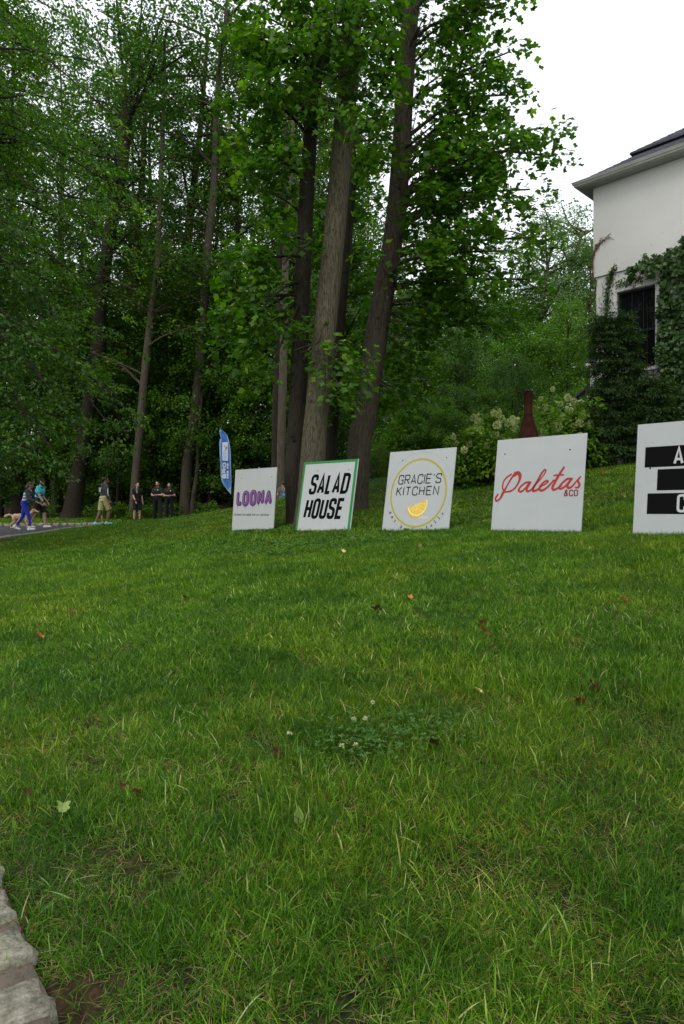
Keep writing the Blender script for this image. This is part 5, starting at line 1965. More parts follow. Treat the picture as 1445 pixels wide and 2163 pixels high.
# 4 red script
s4 = make_sign('white board lettered Paletas & CO in red script, second from the right', 1.905, 8.75, R(44), R(8.2), .725, H=1.22)


def on_board(root, pts):
    """picture positions of the print, laid onto the board's own plane"""
    mw = Matrix.Translation(root.location) @ root.rotation_euler.to_matrix().to_4x4()
    inv = mw.inverted()
    o = inv @ Vector((0, 0, CAM_H))
    out = []
    for x, y in pts:
        q = inv @ Vector(P(x, y, 10.0).tolist())
        d = q - o
        t = -o.y / d.y
        h = o + d * t
        out.append((h.x, h.z))
    return np.array(out)


def script(root):
    k = 220 / 1445.0
    def st(pts, ws):
        p = on_board(root, [(1020 + x * k, 970 + y * k) for x, y in pts])
        q = smooth_line(np.c_[p, np.zeros(len(p))], 10 * len(p))[:, :2]
        w = np.interp(np.linspace(0, 1, len(q)), np.linspace(0, 1, len(ws)), ws)
        return ribbon(q, w * .00100, False, True)
    S = [
        st([(393, 210), (330, 255), (285, 320), (275, 400), (300, 445)], [24, 24, 20, 22, 26]),
        st([(210, 487), (178, 540), (190, 580), (240, 545), (280, 470), (330, 380), (400, 260), (455, 190)], [24, 26, 26, 28, 38, 22, 26, 40]),
        st([(440, 225), (485, 190), (515, 225), (505, 300), (455, 390), (390, 440), (310, 455)], [36, 50, 50, 30, 24, 24, 24]),
        st([(665, 320), (600, 325), (525, 380), (498, 435), (530, 450), (590, 405), (640, 335)], [24, 26, 26, 28, 28, 26, 26]),
        st([(655, 335), (610, 410), (620, 445), (670, 425), (740, 345), (830, 240), (872, 170), (862, 145), (820, 190), (760, 300), (700, 400), (700, 440), (745, 430), (800, 390)], [26, 30, 30, 24, 20, 16, 18, 22, 26, 30, 34, 34, 30, 24]),
        st([(800, 380), (870, 345), (905, 310), (880, 300), (820, 345), (785, 405), (810, 435), (870, 410), (935, 350), (985, 290)], [20, 20, 22, 24, 26, 30, 32, 28, 24, 22]),
        st([(1125, 115), (1060, 215), (990, 340), (965, 400), (985, 425), (1040, 400), (1085, 370)], [28, 34, 34, 32, 30, 26, 24]),
        st([(990, 228), (1050, 218), (1118, 218)], [22, 22, 22]),
        st([(1240, 272), (1180, 272), (1110, 325), (1060, 390), (1085, 410), (1150, 370), (1215, 290)], [24, 28, 28, 28, 28, 26, 26]),
        st([(1225, 285), (1175, 360), (1190, 400), (1240, 375), (1300, 305), (1355, 245)], [28, 32, 32, 24, 20, 20]),
        st([(1335, 265), (1320, 300), (1340, 350), (1325, 390), (1285, 395)], [24, 26, 30, 26, 20]),
    ]
    part(root, 'script_lettering', S, 'ink_red', .0012, .0003)
    p = on_board(root, [(1191, 1049), (1224, 1049)])
    x0, x1, y0 = p[0][0], p[1][0], p[0][1]
    cw = (x1 - x0 - .02) / 3.2
    part(root, 'lettering', word('&CO', x0, y0, cw, .083, .015, cw * .12), 'ink_maroon')


script(s4)
screw(s4, .12, 1.03); screw(s4, 1.00, 1.03)

# 5 black bars
s5 = make_sign('white board with three stacked black bars, cut by the right picture edge', 3.108, 7.3, R(44), R(6.9), .735, H=1.22)
part(s5, 'black_bar', [rect(.092, .745, 1.11, .965)], 'ink_black')
part(s5, 'black_bar', [rect(.227, .495, .972, .720)], 'ink_black')
part(s5, 'black_bar', [rect(.135, .245, 1.065, .465)], 'ink_black')
part(s5, 'lettering', word('AI', .382, .762, .100, .190, .026, .014), 'ink_white', .0024)
part(s5, 'lettering', word('C', .432, .262, .092, .190, .026, .016), 'ink_white', .0024)
screw(s5, .15, .735)

# ------------------------------------------------------------------ feather flag
M['flag_blue'] = leaf_mat('flag_blue', [(0, (.04, .14, .50)), (.5, (.07, .22, .68)), (1, (.18, .40, .84))], trans=.35, rough=.6, spec=.2, tcol=(1.2, 1.3, 1.3))
M['flag_pale'] = leaf_mat('flag_pale', [(0, (.30, .50, .82)), (1, (.40, .62, .88))], trans=.35, rough=.6, spec=.2, tcol=(1.1, 1.1, 1.1))
M['flag_white'] = plain('flag_white', (.66, .70, .82), rough=.7, var=.04)


def build_flag():
    Y = 24.0
    base = P(491, 1050, Y)
    g = Tz(base[0], base[1])
    root = thing('feather_flag', 'tall blue feather flag with white lettering behind the leftmost sign', 'flag', (base[0], base[1], g), rot=R(-12))
    k = Y / 1442.0
    def q(x, y):                # picture position -> local x, z
        return np.array([(x - 491) * k / math.cos(R(12)), CAM_H + (1081.5 - y) * k - g])
    right = [(488.3, 1045), (488.6, 1010), (488, 985), (487.6, 960), (486.5, 945), (483, 928), (476, 914), (462, 904.5)]
    left = [(488.3, 1045), (475, 1030), (467, 1013), (464.5, 995), (464, 965), (463.6, 930), (465.5, 927), (463.5, 915), (462, 904.5)]
    Rr = smooth_line(np.c_[[q(*p) for p in right], np.zeros(len(right))], 40)[:, :2]
    Ll = smooth_line(np.c_[[q(*p) for p in left], np.zeros(len(left))], 40)[:, :2]
    m = 9
    V, Fb, Fp, tint = [], [], [], []
    for i in range(40):
        for j in range(m):
            t = j / (m - 1)
            p = Ll[i] * (1 - t) + Rr[i] * t
            V.append((p[0], .03 * math.sin(i * .5 + j * .7) * (1 - t) + .02 * math.sin(i * .21), p[1]))
            tint.append(.25 + .35 * (1 - i / 40) + .25 * abs(math.sin(i * .33 + j * .4)))
    for i in range(39):
        for j in range(m - 1):
            a = i * m + j
            f = (a, a + 1, a + m + 1, a + m)
            (Fp if (j == 0 or j == m - 2 or i < 3 or i > 35) else Fb).append(f)
    tint = np.clip(tint, 0, 1)
    put('banner', mesh('banner', V, Fb, tint=tint, smooth=True), M['flag_blue'], root)
    put('banner_edge', mesh('banner_edge', V, Fp, tint=tint, smooth=True), M['flag_pale'], root)
    pole = np.vstack([[[.015, -.0, -.1]], [(p[0] + .012, 0, p[1]) for p in Rr[::2]]])
    v, f = tube(pole, np.linspace(.014, .006, len(pole)), 8)
    put('pole', mesh('pole', v, f), M['ink_black'], root)
    def r(x0, y0, x1, y1):
        a, b = q(x0, y0), q(x1, y1)
        return rect(min(a[0], b[0]), min(a[1], b[1]), max(a[0], b[0]), max(a[1], b[1]))
    y_off = .045
    part(root, 'white_panel', [r(469.8, 973, 482.5, 934)], 'flag_white', y_off)
    part(root, 'panel_motif', [r(474.5, 943, 476, 941), r(477, 948, 480, 945), r(475.5, 951, 478.5, 949.6), r(478, 945, 479.5, 943)], 'ink_black', y_off + .003)
    part(root, 'panel_lines', [r(471.5, y + 1, 478.5, y) for y in range(954, 970, 3)], 'flag_pale', y_off + .003)
    # lettering read from the bottom upwards
    a, b = q(478.2, 1011), q(470, 977)
    hgt, ln = a[0] - b[0], b[1] - a[1]
    pcs = []
    lw = ln / 3.2
    for vv, ff in word('BRO', 0, 0, lw, hgt, hgt * .30, lw * .1):
        pcs.append((np.c_[a[0] - vv[:, 1], a[1] + vv[:, 0]], ff))
    part(root, 'lettering', pcs, 'flag_white', y_off)
    a, b = q(483.4, 1011), q(479.6, 977)
    hgt, ln = a[0] - b[0], b[1] - a[1]
    part(root, 'small_print', [rect(a[0] - hgt, a[1] + ln * s, a[0], a[1] + ln * (s + .14)) for s in (0, .17, .34, .62, .80)], 'flag_white', y_off)


build_flag()

# ------------------------------------------------------------------ people and the dog
_tmp = bpy.data.scenes.new('workbench')


def capsule(a, b, ra, rb, seg=14, flat0=False, flat1=False, sx=1.0, sy=1.0):
    """closed tapered capsule from a to b"""
    a, b = np.array(a, float), np.array(b, float)
    d = b - a
    L_ = np.linalg.norm(d)
    d = d / (L_ + 1e-9)
    pts, rad = [], []
    if not flat0:
        for t in np.linspace(-math.pi / 2 + .12, -.25, 4): pts.append(a + d * ra * math.sin(t)); rad.append(ra * math.cos(t))
    pts += [a, b]; rad += [ra, rb]
    if not flat1:
        for t in np.linspace(.25, math.pi / 2 - .12, 4): pts.append(b + d * rb * math.sin(t)); rad.append(rb * math.cos(t))
    v, f = tube(pts, np.array(rad), seg)
    n = len(v)
    c0, c1 = pts[0], pts[-1]
    v = np.vstack([v, [c0, c1]])
    F_ = [tuple(q) for q in f]
    m = n - seg
    F_ += [(n, (i + 1) % seg, i) for i in range(seg)] + [(n + 1, m + i, m + (i + 1) % seg) for i in range(seg)]
    return v, F_


def ellipsoid(c, r, rot=None, n=14):
    u = np.linspace(-math.pi / 2 + .1, math.pi / 2 - .1, n)
    v, f = lathe(np.c_[np.cos(u), np.sin(u)], n + 4)
    k = len(v); seg = n + 4
    v = np.vstack([v, [(0, 0, -1), (0, 0, 1)]]) * np.array(r)
    if rot is not None: v = v @ np.array(Euler(rot).to_matrix()).T
    F_ = [tuple(q) for q in f] + [(k, (i + 1) % seg, i) for i in range(seg)] + [(k + 1, k - seg + i, k - seg + (i + 1) % seg) for i in range(seg)]
    return v + np.array(c, float), F_


def fuse(parts, voxel, smooth_it=2):
    """one continuous surface from overlapping closed pieces"""
    v, f = join(parts)
    me = mesh('fused', v, f)
    o = bpy.data.objects.new('fused', me)
    _tmp.collection.objects.link(o)
    md = o.modifiers.new('r', 'REMESH'); md.mode = 'VOXEL'; md.voxel_size = voxel; md.use_smooth_shade = True
    if smooth_it:
        s = o.modifiers.new('s', 'SMOOTH'); s.iterations = smooth_it; s.factor = .5
    with bpy.context.temp_override(scene=_tmp, view_layer=_tmp.view_layers[0]):
        dg = bpy.context.evaluated_depsgraph_get()
        dg.update()
    out = bpy.data.meshes.new_from_object(o.evaluated_get(dg), depsgraph=dg)
    _tmp.collection.objects.unlink(o)
    bpy.data.objects.remove(o)
    out.polygons.foreach_set('use_smooth', np.ones(len(out.polygons), bool))
    return out


def nrm(v):
    v = np.array(v, float)
    return v / np.linalg.norm(v)


M['skin'] = plain('skin', (.46, .27, .19), rough=.55, var=.08)
M['skin_tan'] = plain('skin_tan', (.32, .17, .11), rough=.55, var=.08)
M['skin_dark'] = plain('skin_dark', (.20, .095, .06), rough=.55, var=.08)
M['hair_dark'] = plain('hair_dark', (.012, .009, .008), rough=.6, var=.2)
M['hair_brown'] = plain('hair_brown', (.055, .030, .018), rough=.6, var=.2)
M['cloth_black'] = plain('cloth_black', (.012, .012, .014), rough=.85, var=.2)
M['cloth_charcoal'] = mat_noise('cloth_charcoal', (.035, .036, .040), (.075, .078, .085), scale=9, rough=.9, bump=.2)
M['cloth_teal'] = plain('cloth_teal', (.06, .47, .55), rough=.8, var=.1)
M['cloth_yellow'] = plain('cloth_yellow', (.46, .40, .16), rough=.85, var=.1)
M['cloth_blue'] = plain('cloth_blue', (.012, .035, .40), rough=.6, var=.15)
M['cloth_green'] = plain('cloth_green', (.01, .16, .11), rough=.8, var=.1)
M['cloth_grey'] = plain('cloth_grey', (.13, .14, .15), rough=.85, var=.1)
M['cloth_white'] = plain('cloth_white', (.68, .68, .68), rough=.8, var=.04)
M['shoe_white'] = plain('shoe_white', (.66, .66, .66), rough=.6, var=.05)
M['shoe_aqua'] = plain('shoe_aqua', (.28, .60, .68), rough=.6, var=.08)
M['badge'] = plain('badge', (.55, .42, .12), rough=.4, var=.1)
M['fur'] = mat_noise('fur', (.36, .23, .13), (.58, .42, .26), scale=22, rough=.95, bump=.8, bscale=60)


def zigzag_mat():
    m, N, L = new_mat('zigzag_shirt')
    tc = N.new('ShaderNodeTexCoord')
    s = N.new('ShaderNodeSeparateXYZ')
    L.new(tc.outputs['Object'], s.inputs[0])
    def mth(op, a, b=None, c=None):
        n = N.new('ShaderNodeMath'); n.operation = op
        for i, q in enumerate((a, b, c)):
            if q is None: continue
            if isinstance(q, (int, float)): n.inputs[i].default_value = q
            else: L.new(q, n.inputs[i])
        return n.outputs[0]
    h = mth('ADD', s.outputs['X'], s.outputs['Y'])
    tri = mth('PINGPONG', h, .035)
    z = mth('ADD', s.outputs['Z'], mth('MULTIPLY', tri, .7))
    fr = mth('FRACT', mth('MULTIPLY', z, 5.2))
    r = ramp(N, [(0, (.72, .74, .76)), (.24, (.01, .03, .16)), (.50, (.72, .74, .76)), (.72, (.03, .28, .33)), (1, (.03, .28, .33))])
    r.color_ramp.interpolation = 'CONSTANT'
    L.new(fr, r.inputs[0])
    b = N.new('ShaderNodeBsdfPrincipled')
    b.inputs['Roughness'].default_value = .85
    L.new(r.outputs[0], b.inputs['Base Color'])
    o = N.new('ShaderNodeOutputMaterial')
    L.new(b.outputs[0], o.inputs[0])
    return m


M['zigzag'] = zigzag_mat()


def person(label, loc, heading, H=1.78, thigh=(0, 0), knee=(0, 0), splay=.05, lean=0.0, arms=None, head_yaw=0.0, head_pitch=0.0, build=1.0, skin='skin',
           top='cloth_black', sleeve=.55, top_len=.06, legs='cloth_black', leg_len=2.0, shoes='cloth_black', hair='hair_dark', cap=None, long_hair=False, beard=None, foot_z=None):
    """facing local +y; arms: per side (upper direction, forearm direction) with x outwards for the right side"""
    s = H / 1.78
    bsc = build
    hip_l = np.array([-.095, 0, 0.0]); hip_r = np.array([.095, 0, 0])
    J = {}
    for sd, hp, k in (('l', hip_l, 0), ('r', hip_r, 1)):
        a, kn = thigh[k], knee[k]
        dx = splay * (-1 if sd == 'l' else 1)
        d1 = nrm((dx, math.sin(a), -math.cos(a)))
        d2 = nrm((dx * .5, math.sin(a - kn), -math.cos(a - kn)))
        K = hp + d1 * .44
        A = K + d2 * .42
        # foot: flat if planted, heel up if the shank points back
        fa = max(0, kn - a - .25) * 1.0
        fd = nrm((dx * .6, math.cos(fa), -math.sin(fa)))
        J['hip' + sd], J['knee' + sd], J['ank' + sd] = hp, K, A
        J['toe' + sd] = A + fd * .155 + np.array([0, 0, -.035])
        J['heel' + sd] = A - fd * .045 + np.array([0, 0, -.04])
    up = nrm((0, math.sin(lean), math.cos(lean)))
    fw = np.array([0, math.cos(lean), -math.sin(lean)])
    rt = np.array([1.0, 0, 0])
    pel = up * .02
    chest = up * .34
    neck = up * .50
    headc = neck + nrm((0, math.sin(lean * .5 + .12), math.cos(lean * .5))) * .155
    B = []
    B.append(ellipsoid(pel + up * .02, (.155 * bsc, .112 * bsc, .12), (lean, 0, 0)))
    B.append(ellipsoid(up * .18, (.138 * bsc, .102 * bsc, .17), (-lean, 0, 0)))
    B.append(ellipsoid(chest, (.165 * bsc, .112 * bsc, .17), (-lean, 0, 0)))
    B.append(capsule(neck - up * .045 - rt * .14, neck - up * .045 + rt * .14, .058, .058))
    B.append(capsule(neck - up * .03, headc - up * .03, .056, .054))
    for sd in 'lr':
        B.append(capsule(J['hip' + sd], J['knee' + sd], .088 * bsc, .058))
        mid = J['knee' + sd] * .62 + J['ank' + sd] * .38 - fw * .012
        B.append(capsule(J['knee' + sd], mid, .054, .056))
        B.append(capsule(mid, J['ank' + sd], .056, .036))
        B.append(capsule(J['heel' + sd], J['toe' + sd], .036, .034))
    arms = arms or (((-.15, .0, -1), (-.05, .2, -1)), ((.15, .0, -1), (.05, .2, -1)))
    hands = {}
    for sd, k, sg in (('l', 0, -1), ('r', 1, 1)):
        sh = neck - up * .055 + rt * sg * .175 * (.5 + .5 * bsc)
        el = sh + nrm(arms[k][0]) * .285
        wr = el + nrm(arms[k][1]) * .245
        J['sh' + sd], J['el' + sd], J['wr' + sd] = sh, el, wr
        B.append(capsule(sh, el, .052, .042))
        B.append(capsule(el, wr, .042, .028))
        hd = nrm(arms[k][1])
        side = np.cross(hd, [0, 0, 1.0]) if abs(hd[2]) < .8 else np.cross(hd, np.array([1.0, 0, 0]))
        side = nrm(side)
        pn = np.cross(hd, side)
        palm = wr + hd * .05
        B.append(capsule(wr, wr + hd * .075 + side * .014, .024, .022))
        B.append(capsule(wr, wr + hd * .075 - side * .014, .024, .022))
        for i, (o_, l_) in enumerate(((-.030, .062), (-.010, .072), (.010, .068), (.030, .052))):
            k0 = wr + hd * .08 + side * o_
            k1 = k0 + hd * l_ * .55 + pn * .008
            k2 = k1 + hd * l_ * .40 + pn * .022
            B.append(capsule(k0, k1, .0105, .010, 8)); B.append(capsule(k1, k2, .010, .009, 8))
        t0_ = wr + hd * .03 + side * .03
        t1_ = t0_ + hd * .035 + side * .028 + pn * .01
        B.append(capsule(t0_, t1_, .013, .011, 8)); B.append(capsule(t1_, t1_ + hd * .03 + pn * .01, .011, .010, 8))
        hands[sd] = palm
    # head in its own frame, then turned
    Rm = np.array(Euler((-head_pitch, 0, head_yaw)).to_matrix())
    def hq(p): return headc + Rm @ np.array(p, float)
    def hell(c, r):
        v, f = ellipsoid((0, 0, 0), r)
        return (v + np.array(c)) @ Rm.T + headc, f
    B.append(hell((0, 0, .02), (.074, .092, .100)))
    B.append(hell((0, .030, -.050), (.052, .058, .062)))      # jaw
    B.append(capsule(hq((0, .085, .012)), hq((0, .108, -.020)), .011, .016, 8))   # nose
    B.append(capsule(hq((-.022, .083, -.058)), hq((.022, .083, -.058)), .008, .008, 8))   # lips
    B.append(capsule(hq((-.035, .078, .034)), hq((.035, .078, .034)), .011, .011, 8))     # brow
    for sg in (-1, 1): B.append(hell((sg * .078, -.005, -.002), (.010, .020, .032)))
    low = min(J['toel'][2] - .034, J['toer'][2] - .034, J['heell'][2] - .036, J['heelr'][2] - .036)
    off = np.array([0, 0, -low])
    sc = s
    def fin(me_or_parts, voxel=.014, sm=2):
        parts = [((np.asarray(v) + off) * sc, f) for v, f in me_or_parts]
        return fuse(parts, voxel * s, sm)
    gz = Tz(loc[0], loc[1]) if foot_z is None else foot_z
    root = thing('person', label, 'person', (loc[0], loc[1], gz), rot=heading)
    put('body', fin(B, .0125), M[skin], root)
    eyes = [hell((sg * .027, .083, .016), (.011, .008, .007)) for sg in (-1, 1)]
    for e in eyes: put('eye', fin([e], .004, 0), M['hair_dark'], root)
    # upper garment
    S_ = [ellipsoid(pel + up * (.10 - top_len), (.170 * bsc, .128 * bsc, .12), (lean, 0, 0)), ellipsoid(up * .18, (.158 * bsc, .124 * bsc, .18), (-lean, 0, 0)),
          ellipsoid(chest, (.184 * bsc, .132 * bsc, .178), (-lean, 0, 0)), capsule(neck - up * .05 - rt * .15, neck - up * .05 + rt * .15, .070, .070),
          capsule(neck - up * .06, neck - up * .005, .085, .064)]
    for sd in 'lr':
        e1 = J['el' + sd]
        if sleeve <= 1:
            S_.append(capsule(J['sh' + sd], J['sh' + sd] + (e1 - J['sh' + sd]) * sleeve, .067, .066, flat1=True))
        else:
            S_.append(capsule(J['sh' + sd], e1, .068, .058))
            S_.append(capsule(e1, e1 + (J['wr' + sd] - e1) * (sleeve - 1), .058, .043, flat1=True))
    put('shirt' if sleeve <= 1 else 'sweatshirt', fin(S_, .016), M[top], root)
    # trousers or shorts
    T_ = [ellipsoid(pel + up * .01, (.172 * bsc, .128 * bsc, .125), (lean, 0, 0))]
    for sd in 'lr':
        h_, k_, a_ = J['hip' + sd], J['knee' + sd], J['ank' + sd]
        tight = legs == 'cloth_blue'
        if leg_len <= 1:
            T_.append(capsule(h_ + [0, 0, .03], h_ + (k_ - h_) * leg_len, .104 * bsc, .096 * bsc, flat1=True))
        else:
            T_.append(capsule(h_ + [0, 0, .03], k_, (.104 if not tight else .098) * bsc, .068 if tight else .080))
            T_.append(capsule(k_, k_ + (a_ - k_) * (leg_len - 1), .064 if tight else .078, .046 if tight else .068, flat1=True))
    put('shorts' if leg_len <= 1 else 'trousers', fin(T_, .016), M[legs], root)
    for sd in 'lr':
        t_, h_ = J['toe' + sd], J['heel' + sd]
        side = nrm(np.cross(t_ - h_, [0, 0, 1.0]))
        put('shoe', fin([capsule(h_, t_, .046, .040), capsule(h_ + side * .012, t_ + side * .014, .040, .036), capsule(h_ - side * .012, t_ - side * .014, .040, .036), capsule(h_ + [0, 0, .02], J['ank' + sd] + [0, 0, .0], .044, .042)], .012), M[shoes], root)
    if hair:
        hp = [hell((0, -.016, .040), (.083, .094, .094))] if not cap else [hell((0, -.025, .020), (.080, .086, .080))]
        if long_hair: hp += [hell((0, -.06, -.03), (.07, .055, .11)), capsule(hq((0, -.10, .02)), hq((0, -.15, -.10)), .035, .022)]
        put('hair', fin(hp, .012), M[hair], root)
    if beard: put('beard', fin([hell((0, .042, -.066), (.052, .052, .046))], .012), M[beard], root)
    if cap:
        cp = [hell((0, -.006, .062), (.086, .102, .074)), capsule(hq((-.035, .095, .055)), hq((-.030, .155, .040)), .010, .009, 10), capsule(hq((.035, .095, .055)), hq((.030, .155, .040)), .010, .009, 10),
              capsule(hq((0, .095, .058)), hq((0, .168, .042)), .012, .010, 10), capsule(hq((-.030, .150, .042)), hq((.030, .150, .042)), .009, .009, 10), capsule(hq((-.04, .11, .052)), hq((.04, .11, .052)), .011, .011, 10)]
        put('cap', fin(cp, .010), M[cap], root)
    def local(p): return (np.asarray(p) + off) * sc
    return root, J, local, fin, dict(up=up, fw=fw, chest=chest, neck=neck, headc=headc, hands=hands)


def pos(x, Y):
    return ((x - 722.5) / 1442.0 * Y, Y)


def build_people():
    E = math.pi / 2
    # heading: 0 faces +y (away); -E faces +x (right); pi faces the camera
    r, J, loc, fin, k = person('woman in zigzag shirt, grey jacket and blue leggings walking on the drive', pos(52, 21.6), -E + .12, H=1.66, thigh=(-.22, .40), knee=(.42, .30), lean=.32,
                               arms=(((-.1, .35, -1), (.05, .8, -.5)), ((.1, .30, -1), (0, .9, -.35))), head_pitch=.25, skin='skin_tan', top='zigzag', sleeve=.4, top_len=.10, legs='cloth_blue', leg_len=1.86, shoes='shoe_white', hair='hair_brown', long_hair=True)
    J2 = []
    for sd in 'lr':
        J2 += [capsule(J['sh' + sd], J['el' + sd], .078, .070), capsule(J['el' + sd], J['el' + sd] * .2 + J['wr' + sd] * .8, .068, .052, flat1=True)]
    J2 += [capsule(k['neck'] - k['up'] * .06 - [.14, 0, 0], k['neck'] - k['up'] * .06 + [.14, 0, 0], .082, .082), ellipsoid(k['neck'] - k['up'] * .12 + k['fw'] * .03, (.19, .12, .11))]
    put('jacket', fin(J2, .016), M['cloth_charcoal'], r)
    for sd in 'lr': put('sock', fin([capsule(J['ank' + sd] * .75 + J['knee' + sd] * .25, J['ank' + sd], .044, .046)], .014), M['cloth_white'], r)

    r, J, loc, fin, k = person('man in black cap, turquoise shirt and black shorts striding right', pos(82, 23.6), -E - .02, H=1.82, thigh=(.30, -.18), knee=(.18, .22), lean=.14,
                               arms=(((-.12, -.1, -1), (-.1, .6, -.8)), ((.10, .22, -1), (0, .62, -.95))), build=1.12, top='cloth_teal', sleeve=.62, top_len=.12, legs='cloth_black', leg_len=.92, shoes='shoe_white', hair='hair_dark', cap='cloth_black')
    st = [capsule(k['neck'] + [.09, -.02, -.02], k['chest'] + [.12, -.10, -.06], .030, .034), capsule(k['chest'] + [.12, -.10, -.06], k['chest'] + [.17, .02, -.16], .034, .034), capsule(k['neck'] + [-.09, -.02, -.02], k['chest'] + [-.12, -.10, -.06], .030, .034),
          capsule(k['chest'] + [.17, .02, -.16], k['chest'] + [.10, .14, -.14], .030, .028), capsule(k['neck'] + [.09, -.02, -.02], k['neck'] + [.09, .10, -.06], .030, .028), ellipsoid(k['chest'] + [0, -.125, .04], (.13, .05, .14)), capsule(k['chest'] + [.17, -.02, -.15], k['chest'] + [.05, -.14, -.05], .03, .03)]
    put('harness', fin(st, .014), M['cloth_black'], r)
    w = J['wrr'] * .93 + J['elr'] * .07
    put('wristwatch', fin([capsule(w, w + (J['wrr'] - J['elr']) * .09, .036, .036)], .01), M['cloth_black'], r)

    r, J, loc, fin, k = person('man in charcoal hooded sweatshirt and yellow shorts, carrying a camera', pos(219, 24.6), -E + .72, H=1.84, thigh=(-.16, .40), knee=(.22, .62), splay=.02, lean=.10,
                               arms=(((-.15, .05, -1), (.2, .5, -.6)), ((.22, -.05, -1), (.05, .42, -.95))), head_yaw=-.35, skin='skin_dark', top='cloth_charcoal', sleeve=1.92, top_len=.12, legs='cloth_yellow', leg_len=.92, shoes='shoe_aqua', hair='hair_dark', build=1.05)
    put('hood', fin([ellipsoid(k['neck'] + [0, -.085, -.03], (.115, .07, .085)), capsule(k['neck'] + [-.08, -.02, .0], k['neck'] + [.08, -.02, .0], .055, .055)], .014), M['cloth_charcoal'], r)
    put('undershirt', fin([ellipsoid(k['up'] * -.035, (.185, .142, .060))], .014), M['cloth_white'], r)
    rg = np.random.default_rng(4)
    bp = []
    for row in range(5):
        x = -.075
        while x < .075:
            wdt = rg.uniform(.018, .04)
            bp.append(box(((x + wdt / 2), -.140 - .01 * row * 0, .385 - row * .030), (wdt, .012, .020)))
            x += wdt + .008
    v, f = join(bp)
    v = np.array(v)
    ang = -k['up'][1]
    put('back_print', mesh('back_print', loc(v + np.array([0, 0.005, 0])), f), M['cloth_white'], r)
    a, b = J['shr'] * .75 + J['elr'] * .25, J['elr'] * .7 + J['wrr'] * .3
    put('sleeve_stripe', fin([capsule(a + [.052, .0, 0], J['elr'] + [.048, 0, 0], .018, .018), capsule(J['elr'] + [.048, 0, 0], b + [.04, 0, 0], .018, .016)], .010), M['cloth_white'], r)
    hp = loc(k['hands']['r'])
    mw = Matrix.Translation(r.location) @ Matrix.Rotation(r.rotation_euler.z, 4, 'Z')
    wp = mw @ Vector((hp + [0, .02, -.06]).tolist())
    c = thing('camera_body', 'black photo camera held low in the hand of the man with the hooded sweatshirt', 'camera', wp, rot=r.rotation_euler.z + .3)
    put('camera_housing', mesh('camera_housing', *box((0, .03, -.02), (.135, .06, .095))), M['cloth_black'], c)
    v, f = lathe([(.0, .0), (.036, .0), (.040, .02), (.040, .09), (.044, .095), (.044, .12), (.036, .12), (.034, .10), (0, .10)], 20)
    put('lens', mesh('lens', v[:, [0, 2, 1]] + [0, .06, -.02], f), M['cloth_black'], c)
    put('viewfinder', mesh('viewfinder', *box((0, .03, .04), (.05, .045, .03))), M['cloth_black'], c)

    person('child in green shirt mostly hidden behind the man with the hooded sweatshirt', pos(211.5, 27.4), -E + .5, H=1.18, thigh=(.3, -.2), knee=(.2, .25), lean=.05, top='cloth_green', top_len=.14, legs='cloth_green', leg_len=.8, shoes='shoe_white', hair='hair_brown')

    r, J, loc, fin, k = person('smiling man in a black shirt and black shorts, left of the two uniformed officers', pos(290, 30.0), math.pi + .85, H=1.78, thigh=(.05, -.05), knee=(.05, .05), splay=.03, lean=.02,
                               arms=(((-.1, .05, -1), (0, .25, -1)), ((.12, .12, -1), (-.1, .45, -.85))), head_yaw=-.35, top='cloth_black', sleeve=.8, top_len=.16, legs='cloth_black', leg_len=.98, shoes='cloth_black', hair='hair_dark', build=1.08)
    put('towel', fin([capsule(k['neck'] + [.08, .06, -.0], k['chest'] + [.10, .15, -.04], .035, .040), capsule(k['neck'] + [.08, .06, 0], k['neck'] + [0, -.08, 0], .035, .035)], .012), M['cloth_grey'], r)
    w = J['wrr']
    put('wristwatch', fin([capsule(w - (w - J['elr']) * .12, w, .036, .036)], .01), M['cloth_black'], r)
    put('shorts_stripe', fin([capsule(J['hipl'] + [-.105, 0, -.02], J['kneel'] * .75 + J['hipl'] * .25 + [-.09, 0, 0], .012, .012)], .008), M['cloth_white'], r)

    off_arms = (((-.25, .25, -1), (.75, .75, .0)), ((.25, .25, -1), (-.75, .75, -.05)))
    for lab, x, Y, H, hd, sp, th in (('uniformed officer with dark beard and clasped hands, left of the pair', 333, 30.5, 1.83, math.pi - .25, .16, (.12, -.10)),
                                     ('uniformed officer with folded arms, right of the pair', 357.5, 31.5, 1.75, math.pi + .15, .06, (.03, -.03))):
        r, J, loc, fin, k = person(lab, pos(x, Y), hd, H=H, thigh=th, knee=(.05, .05), splay=sp, lean=-.02, arms=off_arms, skin='skin', top='cloth_black', sleeve=.72, top_len=.04, legs='cloth_black', leg_len=1.97,
                                   shoes='cloth_black', hair='hair_dark', build=1.12, beard='hair_dark')
        put('badge', fin([ellipsoid(k['chest'] + [-.075, .135, .055], (.028, .012, .036))], .006), M['badge'], r)
        put('name_tag', fin([capsule(k['chest'] + [.05, .138, .065], k['chest'] + [.095, .132, .065], .009, .009)], .005), M['badge'], r)
        put('belt', fin([ellipsoid(k['up'] * .06, (.192, .148, .030))], .012), M['cloth_black'], r)

    r, J, loc, fin, k = person('child in dark grey shirt with blue hip bag, right of the purple lettered sign', pos(598, 21.5), .35, H=1.22, thigh=(.1, -.1), knee=(.1, .1), lean=.02,
                               arms=(((-.25, .1, -1), (.2, .6, -.7)), ((.3, .1, -1), (-.2, .6, -.7))), top='cloth_grey', sleeve=.6, top_len=.12, legs='cloth_grey', leg_len=.9, shoes='shoe_white', hair='hair_brown', foot_z=P(594, 1014, 21.5)[2] - 1.22)
    wp = Matrix.Translation(r.location) @ Matrix.Rotation(.35, 4, 'Z') @ Vector((.06, -.15, .72))
